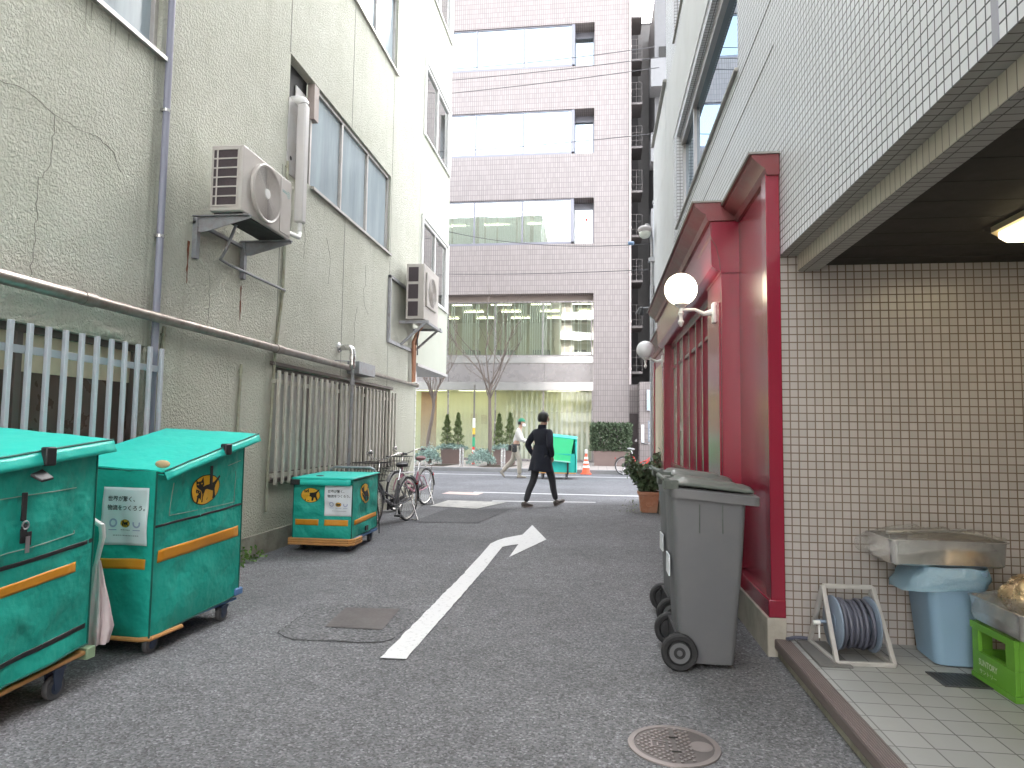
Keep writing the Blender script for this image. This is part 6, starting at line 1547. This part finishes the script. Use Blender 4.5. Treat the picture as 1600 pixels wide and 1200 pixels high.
def hand_nodes(N, E, wrist, side, d, curl, pre):
    """palm, four unequal bent fingers and a side thumb; d = pointing direction, curl = bend direction"""
    d, c_ = Vector(d).normalized(), Vector(curl).normalized(); s_ = d.cross(c_).normalized()*side; w = Vector(N[wrist][:3])
    N[pre+'p'] = (*(w+d*.05), .030, .018); E.append((wrist, pre+'p')); N[pre+'k'] = (*(w+d*.085), .034, .016); E.append((pre+'p', pre+'k'))
    for i, (off, L) in enumerate(((-.030, .070), (-.010, .080), (.010, .076), (.029, .060))):
        a = w+d*.10+s_*off; b = a+d*L*.5+c_*.012; e = b+d*L*.30+c_*L*.42
        N[pre+'f%d' % i] = (*a, .0095); N[pre+'g%d' % i] = (*b, .009); N[pre+'h%d' % i] = (*e, .0075); E += [(pre+'k', pre+'f%d' % i), (pre+'f%d' % i, pre+'g%d' % i), (pre+'g%d' % i, pre+'h%d' % i)]
    a = w+d*.035-s_*.035; b = a+d*.035-s_*.022+c_*.01; e = b+d*.032+c_*.014
    for k, p, r_ in (('t0', a, .012), ('t1', b, .010), ('t2', e, .0085)): N[pre+k] = (*p, r_)
    E += [(pre+'p', pre+'t0'), (pre+'t0', pre+'t1'), (pre+'t1', pre+'t2')]
def head_nodes(N, E, nk, c, f):
    """skull, jaw, nose, ears; c = skull centre, f = facing"""
    c, f = Vector(c), Vector(f).normalized(); u = Vector((0, 0, 1)); s_ = f.cross(u)
    for k, p, r_ in (('hb', c-u*.075+f*.0, (.062, .066)), ('hm', c+f*.005, (.080, .090)), ('ht', c+u*.065-f*.005, (.070, .080)), ('jaw', c-u*.078+f*.055, (.036, .03)), ('nose', c-u*.018+f*.112, (.012, .014))): N[k] = (*p, *r_)
    for q, nm in ((-1, 'el'), (1, 'er')): N[nm] = (*(c-u*.01+s_*q*.088-f*.01), .016, .022); E.append(('hm', nm))
    E += [(nk, 'hb'), ('hb', 'hm'), ('hm', 'ht'), ('hb', 'jaw'), ('hm', 'nose')]
def eyes(parent, body, c, f):
    c, f = Vector(c), Vector(f).normalized(); s_ = f.cross(Vector((0, 0, 1)))
    for q in (-1, 1): mb = MB(); mb.sphere(c+f*.084+s_*q*.032+Vector((0, 0, .004)), .012, 10, 8); mb.build('eye', M_INK, body, local=True)
    mb = MB(); mb.tube([c+f*.092-s_*.022-Vector((0, 0, .06)), c+f*.097-Vector((0, 0, .062)), c+f*.092+s_*.022-Vector((0, 0, .06))], .005, 6); mb.build('lips', plain('lip_tone', (.40, .18, .15), .5), body, local=True)
def shoe(parent, heel, toe, mat, w=.045):
    heel, toe = Vector(heel), Vector(toe); d = (toe-heel).normalized(); s_ = d.cross(Vector((0, 0, 1))).normalized(); u = s_.cross(d)
    mb = MB(); rings = []
    for k, ww, h in ((-.02, .55, .05), (.0, .85, .085), (.25, .85, .095), (.45, .9, .07), (.7, 1.05, .052), (.92, .85, .042), (1.03, .4, .03)):
        p = heel+(toe-heel)*k; rg = []
        for j in range(12):
            a = 2*math.pi*j/12; rg.append(p+s_*math.cos(a)*w*ww+u*(h/2+math.sin(a)*h/2))
        rings.append(rg)
    loft(mb, rings); s1 = mb.build('shoe', mat, parent, local=True, sharp=60)
    mb = MB(); loft(mb, [[heel+(toe-heel)*k+s_*q*w*ww+u*z for q, z in ((-1, -.008), (1, -.008), (1, .012), (-1, .012))] for k, ww in ((-.03, .6), (.1, .88), (.45, .92), (.75, 1.06), (1.04, .45))]); mb.build('sole', plain('sole_pale', (.22, .2, .18), .7), s1, local=True)

# man in the navy coat (seen from behind, walking away to the right, hands in pockets)
P1 = empty('person', 'man in a long navy coat and dark trousers walking away, hands in his pockets', 'person', (-1.03, 12.38, .0), R(-38))
N = {'pel': (0, 0, .93, .13, .10), 'sp': (0, .01, 1.12, .125, .095), 'ch': (0, .02, 1.30, .145, .10), 'nk0': (0, .0, 1.42, .06), 'nk': (0, .02, 1.475, .055)}
E = [('pel', 'sp'), ('sp', 'ch'), ('ch', 'nk0'), ('nk0', 'nk')]
hc = (.0, .05, 1.60); hf = (.45, 1, -.05)
head_nodes(N, E, 'nk', hc, hf)
for q, s1 in ((-1, 'l'), (1, 'r')):
    N.update({s1+'sh': (q*.175, .01, 1.375, .06), s1+'el': (q*.275, -.09, 1.12, .045), s1+'wr': (q*.20, .05, .93, .032)}); E += [('ch', s1+'sh'), (s1+'sh', s1+'el'), (s1+'el', s1+'wr')]
    hand_nodes(N, E, s1+'wr', q, (-.25*q, .6, -.75), (-q, 0, 0), s1)
legs = {'l': ((-.09, -.02, .86), (-.105, -.10, .48), (-.11, -.30, .10)), 'r': ((.09, .02, .86), (.10, .18, .49), (.11, .28, .12))}
for s1, (h_, k_, a_) in legs.items():
    N.update({s1+'hp': (*h_, .085), s1+'kn': (*k_, .058), s1+'an': (*a_, .042)}); E += [('pel', s1+'hp'), (s1+'hp', s1+'kn'), (s1+'kn', s1+'an')]
b1 = skin('body', N, E, M_SKIN, P1); eyes(P1, b1, hc, hf)
T = {'w': (0, 0, .93, .14, .11)}; TE = []
for s1, (h_, k_, a_) in legs.items():
    T.update({s1+'h': (*h_, .098), s1+'m': ((h_[0]+k_[0])/2, (h_[1]+k_[1])/2, (h_[2]+k_[2])/2, .082), s1+'k': (*k_, .070), s1+'c': ((a_[0]+k_[0])/2, (a_[1]+k_[1])/2-.02, (a_[2]+k_[2])/2, .062), s1+'a': (a_[0], a_[1], a_[2]-.01, .054)}); TE += [('w', s1+'h'), (s1+'h', s1+'m'), (s1+'m', s1+'k'), (s1+'k', s1+'c'), (s1+'c', s1+'a')]
skin('trousers', T, TE, M_TROU, P1)
CT = {'b': (0, 0, 1.0, .165, .125), 'c': (0, .01, 1.16, .165, .125), 'd': (0, .015, 1.30, .175, .125), 'e': (0, .0, 1.41, .10, .085), 'f': (0, .01, 1.455, .075, .07)}
CE = [('b', 'c'), ('c', 'd'), ('d', 'e'), ('e', 'f')]
for q, s1 in ((-1, 'l'), (1, 'r')):
    CT.update({s1+'s': (q*.18, .01, 1.36, .078), s1+'u': (q*.235, -.045, 1.24, .07), s1+'e': (q*.28, -.09, 1.12, .064), s1+'f': (q*.255, -.02, 1.0, .058), s1+'w': (q*.205, .05, .92, .05)}); CE += [('d', s1+'s'), (s1+'s', s1+'u'), (s1+'u', s1+'e'), (s1+'e', s1+'f'), (s1+'f', s1+'w')]
def skirt(mb):
    def f(u, v):
        a = 2*math.pi*u; z = 1.12-.47*v; rx, ry = .165+.07*v, .125+.09*v; w = 1+.05*v*math.sin(a*5+1)
        x, y = rx*math.cos(a)*w, ry*math.sin(a)*w-.02*v
        if abs(a-4.6) < .13 and v > .45: y += .03*(v-.45)
        return (x, y, z+.012*math.sin(a*3)*v)
    mb.grid(f, 48, 14)
    mb.grid(lambda u, v: (lambda a: ((.085-.012*v)*math.cos(a), .005+(.082-.012*v)*math.sin(a), 1.43+.065*v))(2*math.pi*u), 24, 4)
skin('coat', CT, CE, M_COAT, P1, extra=skirt)
mb = MB(); c_ = Vector(hc); f_ = Vector((.41, .91, 0)); s_ = Vector((.91, -.41, 0))
def hair(u, v):
    a = 2*math.pi*u; ph = math.pi*.5*(1-v*1.42); d = f_*math.cos(a)*math.cos(ph)+s_*math.sin(a)*math.cos(ph)+Vector((0, 0, math.sin(ph)))
    if d.dot(f_) > .30 and d.z < .35: d = (d+Vector((0, 0, .35-d.z))*.9).normalized()
    p = Vector((d.x*.110, d.y*.110, d.z*.122)); return c_+Vector((0, 0, .02))+p*(1+.05*noise.noise(p*60))-f_*.012
mb.grid(hair, 36, 18); mb.build('hair', M_HAIR, P1, local=True, sharp=80)
shoe(P1, (-.115, -.37, .012), (-.115, -.12, .012), M_SHOE); shoe(P1, (.115, .25, .012), (.125, .48, .09), M_SHOE)

# worker in the green cap pushing the open cart to the right
P2 = empty('person', 'worker in a green cap, white mask, cream shirt and beige trousers pushing a cart', 'person', (-2.42, 19.92, .004), R(-90))
N = {'pel': (0, -.02, .93, .125, .10), 'sp': (0, .02, 1.12, .12, .095), 'ch': (0, .07, 1.32, .14, .105), 'nk0': (0, .09, 1.44, .06), 'nk': (0, .12, 1.50, .055)}
E = [('pel', 'sp'), ('sp', 'ch'), ('ch', 'nk0'), ('nk0', 'nk')]
hc = (0, .15, 1.63); hf = (0, 1, -.12); head_nodes(N, E, 'nk', hc, hf)
for q, s1 in ((-1, 'l'), (1, 'r')):
    N.update({s1+'sh': (q*.17, .07, 1.40, .06), s1+'el': (q*.20, .16, 1.13, .045), s1+'wr': (q*.17, .40, 1.06, .030)}); E += [('ch', s1+'sh'), (s1+'sh', s1+'el'), (s1+'el', s1+'wr')]
    hand_nodes(N, E, s1+'wr', q, (0, 1, .05), (0, .1, -1), s1)
legs = {'l': ((-.09, -.02, .87), (-.095, -.12, .50), (-.10, -.42, .17)), 'r': ((.09, .0, .87), (.10, .12, .49), (.10, .12, .10))}
for s1, (h_, k_, a_) in legs.items():
    N.update({s1+'hp': (*h_, .085), s1+'kn': (*k_, .058), s1+'an': (*a_, .042)}); E += [('pel', s1+'hp'), (s1+'hp', s1+'kn'), (s1+'kn', s1+'an')]
b2 = skin('body', N, E, M_SKIN, P2); eyes(P2, b2, hc, hf)
T = {'w': (0, -.02, .95, .135, .11)}; TE = []
for s1, (h_, k_, a_) in legs.items():
    T.update({s1+'h': (*h_, .10), s1+'m': ((h_[0]+k_[0])/2, (h_[1]+k_[1])/2, (h_[2]+k_[2])/2, .09), s1+'k': (*k_, .078), s1+'c': ((a_[0]+k_[0])/2, (a_[1]+k_[1])/2-.01, (a_[2]+k_[2])/2, .072), s1+'a': (a_[0], a_[1], a_[2]-.01, .066)}); TE += [('w', s1+'h'), (s1+'h', s1+'m'), (s1+'m', s1+'k'), (s1+'k', s1+'c'), (s1+'c', s1+'a')]
skin('trousers', T, TE, M_CHINO, P2)
CT = {'b': (0, -.02, .99, .145, .12), 'c': (0, .02, 1.14, .15, .12), 'd': (0, .065, 1.31, .165, .125), 'e': (0, .08, 1.43, .09, .08), 'f': (0, .105, 1.48, .068, .066)}
CE = [('b', 'c'), ('c', 'd'), ('d', 'e'), ('e', 'f')]
for q, s1 in ((-1, 'l'), (1, 'r')):
    CT.update({s1+'s': (q*.175, .07, 1.385, .075), s1+'u': (q*.19, .11, 1.26, .068), s1+'e': (q*.20, .16, 1.13, .06), s1+'f': (q*.185, .28, 1.09, .052), s1+'w': (q*.17, .37, 1.06, .045)}); CE += [('d', s1+'s'), (s1+'s', s1+'u'), (s1+'u', s1+'e'), (s1+'e', s1+'f'), (s1+'f', s1+'w')]
skin('shirt', CT, CE, M_UNIF, P2)
mb = MB(); mb.grid(lambda u, v: (.158*math.cos(2*math.pi*u), -.02+.132*math.sin(2*math.pi*u), .935+.06*v), 28, 2); belt = mb.build('belt', M_BLACK, P2, local=True, solid=.006)
mb = MB(); mb.box(-.07, .09, -.23, -.14, .80, .97); mb.box(.145, .20, -.10, .04, .76, .96); mb.build('pouch', M_BLACK, belt, local=True, bevel=.02)
mb = MB(); c_ = Vector(hc)
mb.grid(lambda u, v: c_+Vector((.096*math.cos(2*math.pi*u)*math.cos(1.5708*(1-v*.98)), .112*math.sin(2*math.pi*u)*math.cos(1.5708*(1-v*.98)), .035+.105*math.sin(1.5708*(1-v)))), 28, 8)
mb.prism([c_+Vector((-.075, .08, .035)), c_+Vector((-.06, .17, .018)), c_+Vector((.06, .17, .018)), c_+Vector((.075, .08, .035))], (0, 0, .008)); mb.build('cap', M_GCAP, P2, local=True, sharp=50)
mb = MB(); mb.grid(lambda u, v: c_+Vector(((.083+.004*v)*math.sin((u-.5)*2.5), .104*math.cos((u-.5)*2.5)+.022*math.cos((u-.5)*3)*math.sin(math.pi*v), -.025-.085*v)), 16, 8); mb.build('mask', M_MASK, P2, local=True, solid=.003)
mb = MB(); mb.grid(lambda u, v: c_+Vector((.092*math.cos(math.pi+math.pi*u), -.012+.104*math.sin(math.pi+math.pi*u), .035-.085*v)), 20, 4); mb.build('hair', M_HAIR, P2, local=True, solid=.006)
shoe(P2, (-.10, -.50, .16), (-.10, -.36, -.0), plain('pale_shoe', (.36, .33, .28), .6), .045); shoe(P2, (.10, .05, .012), (.105, .31, .012), M_CHINO, .047)
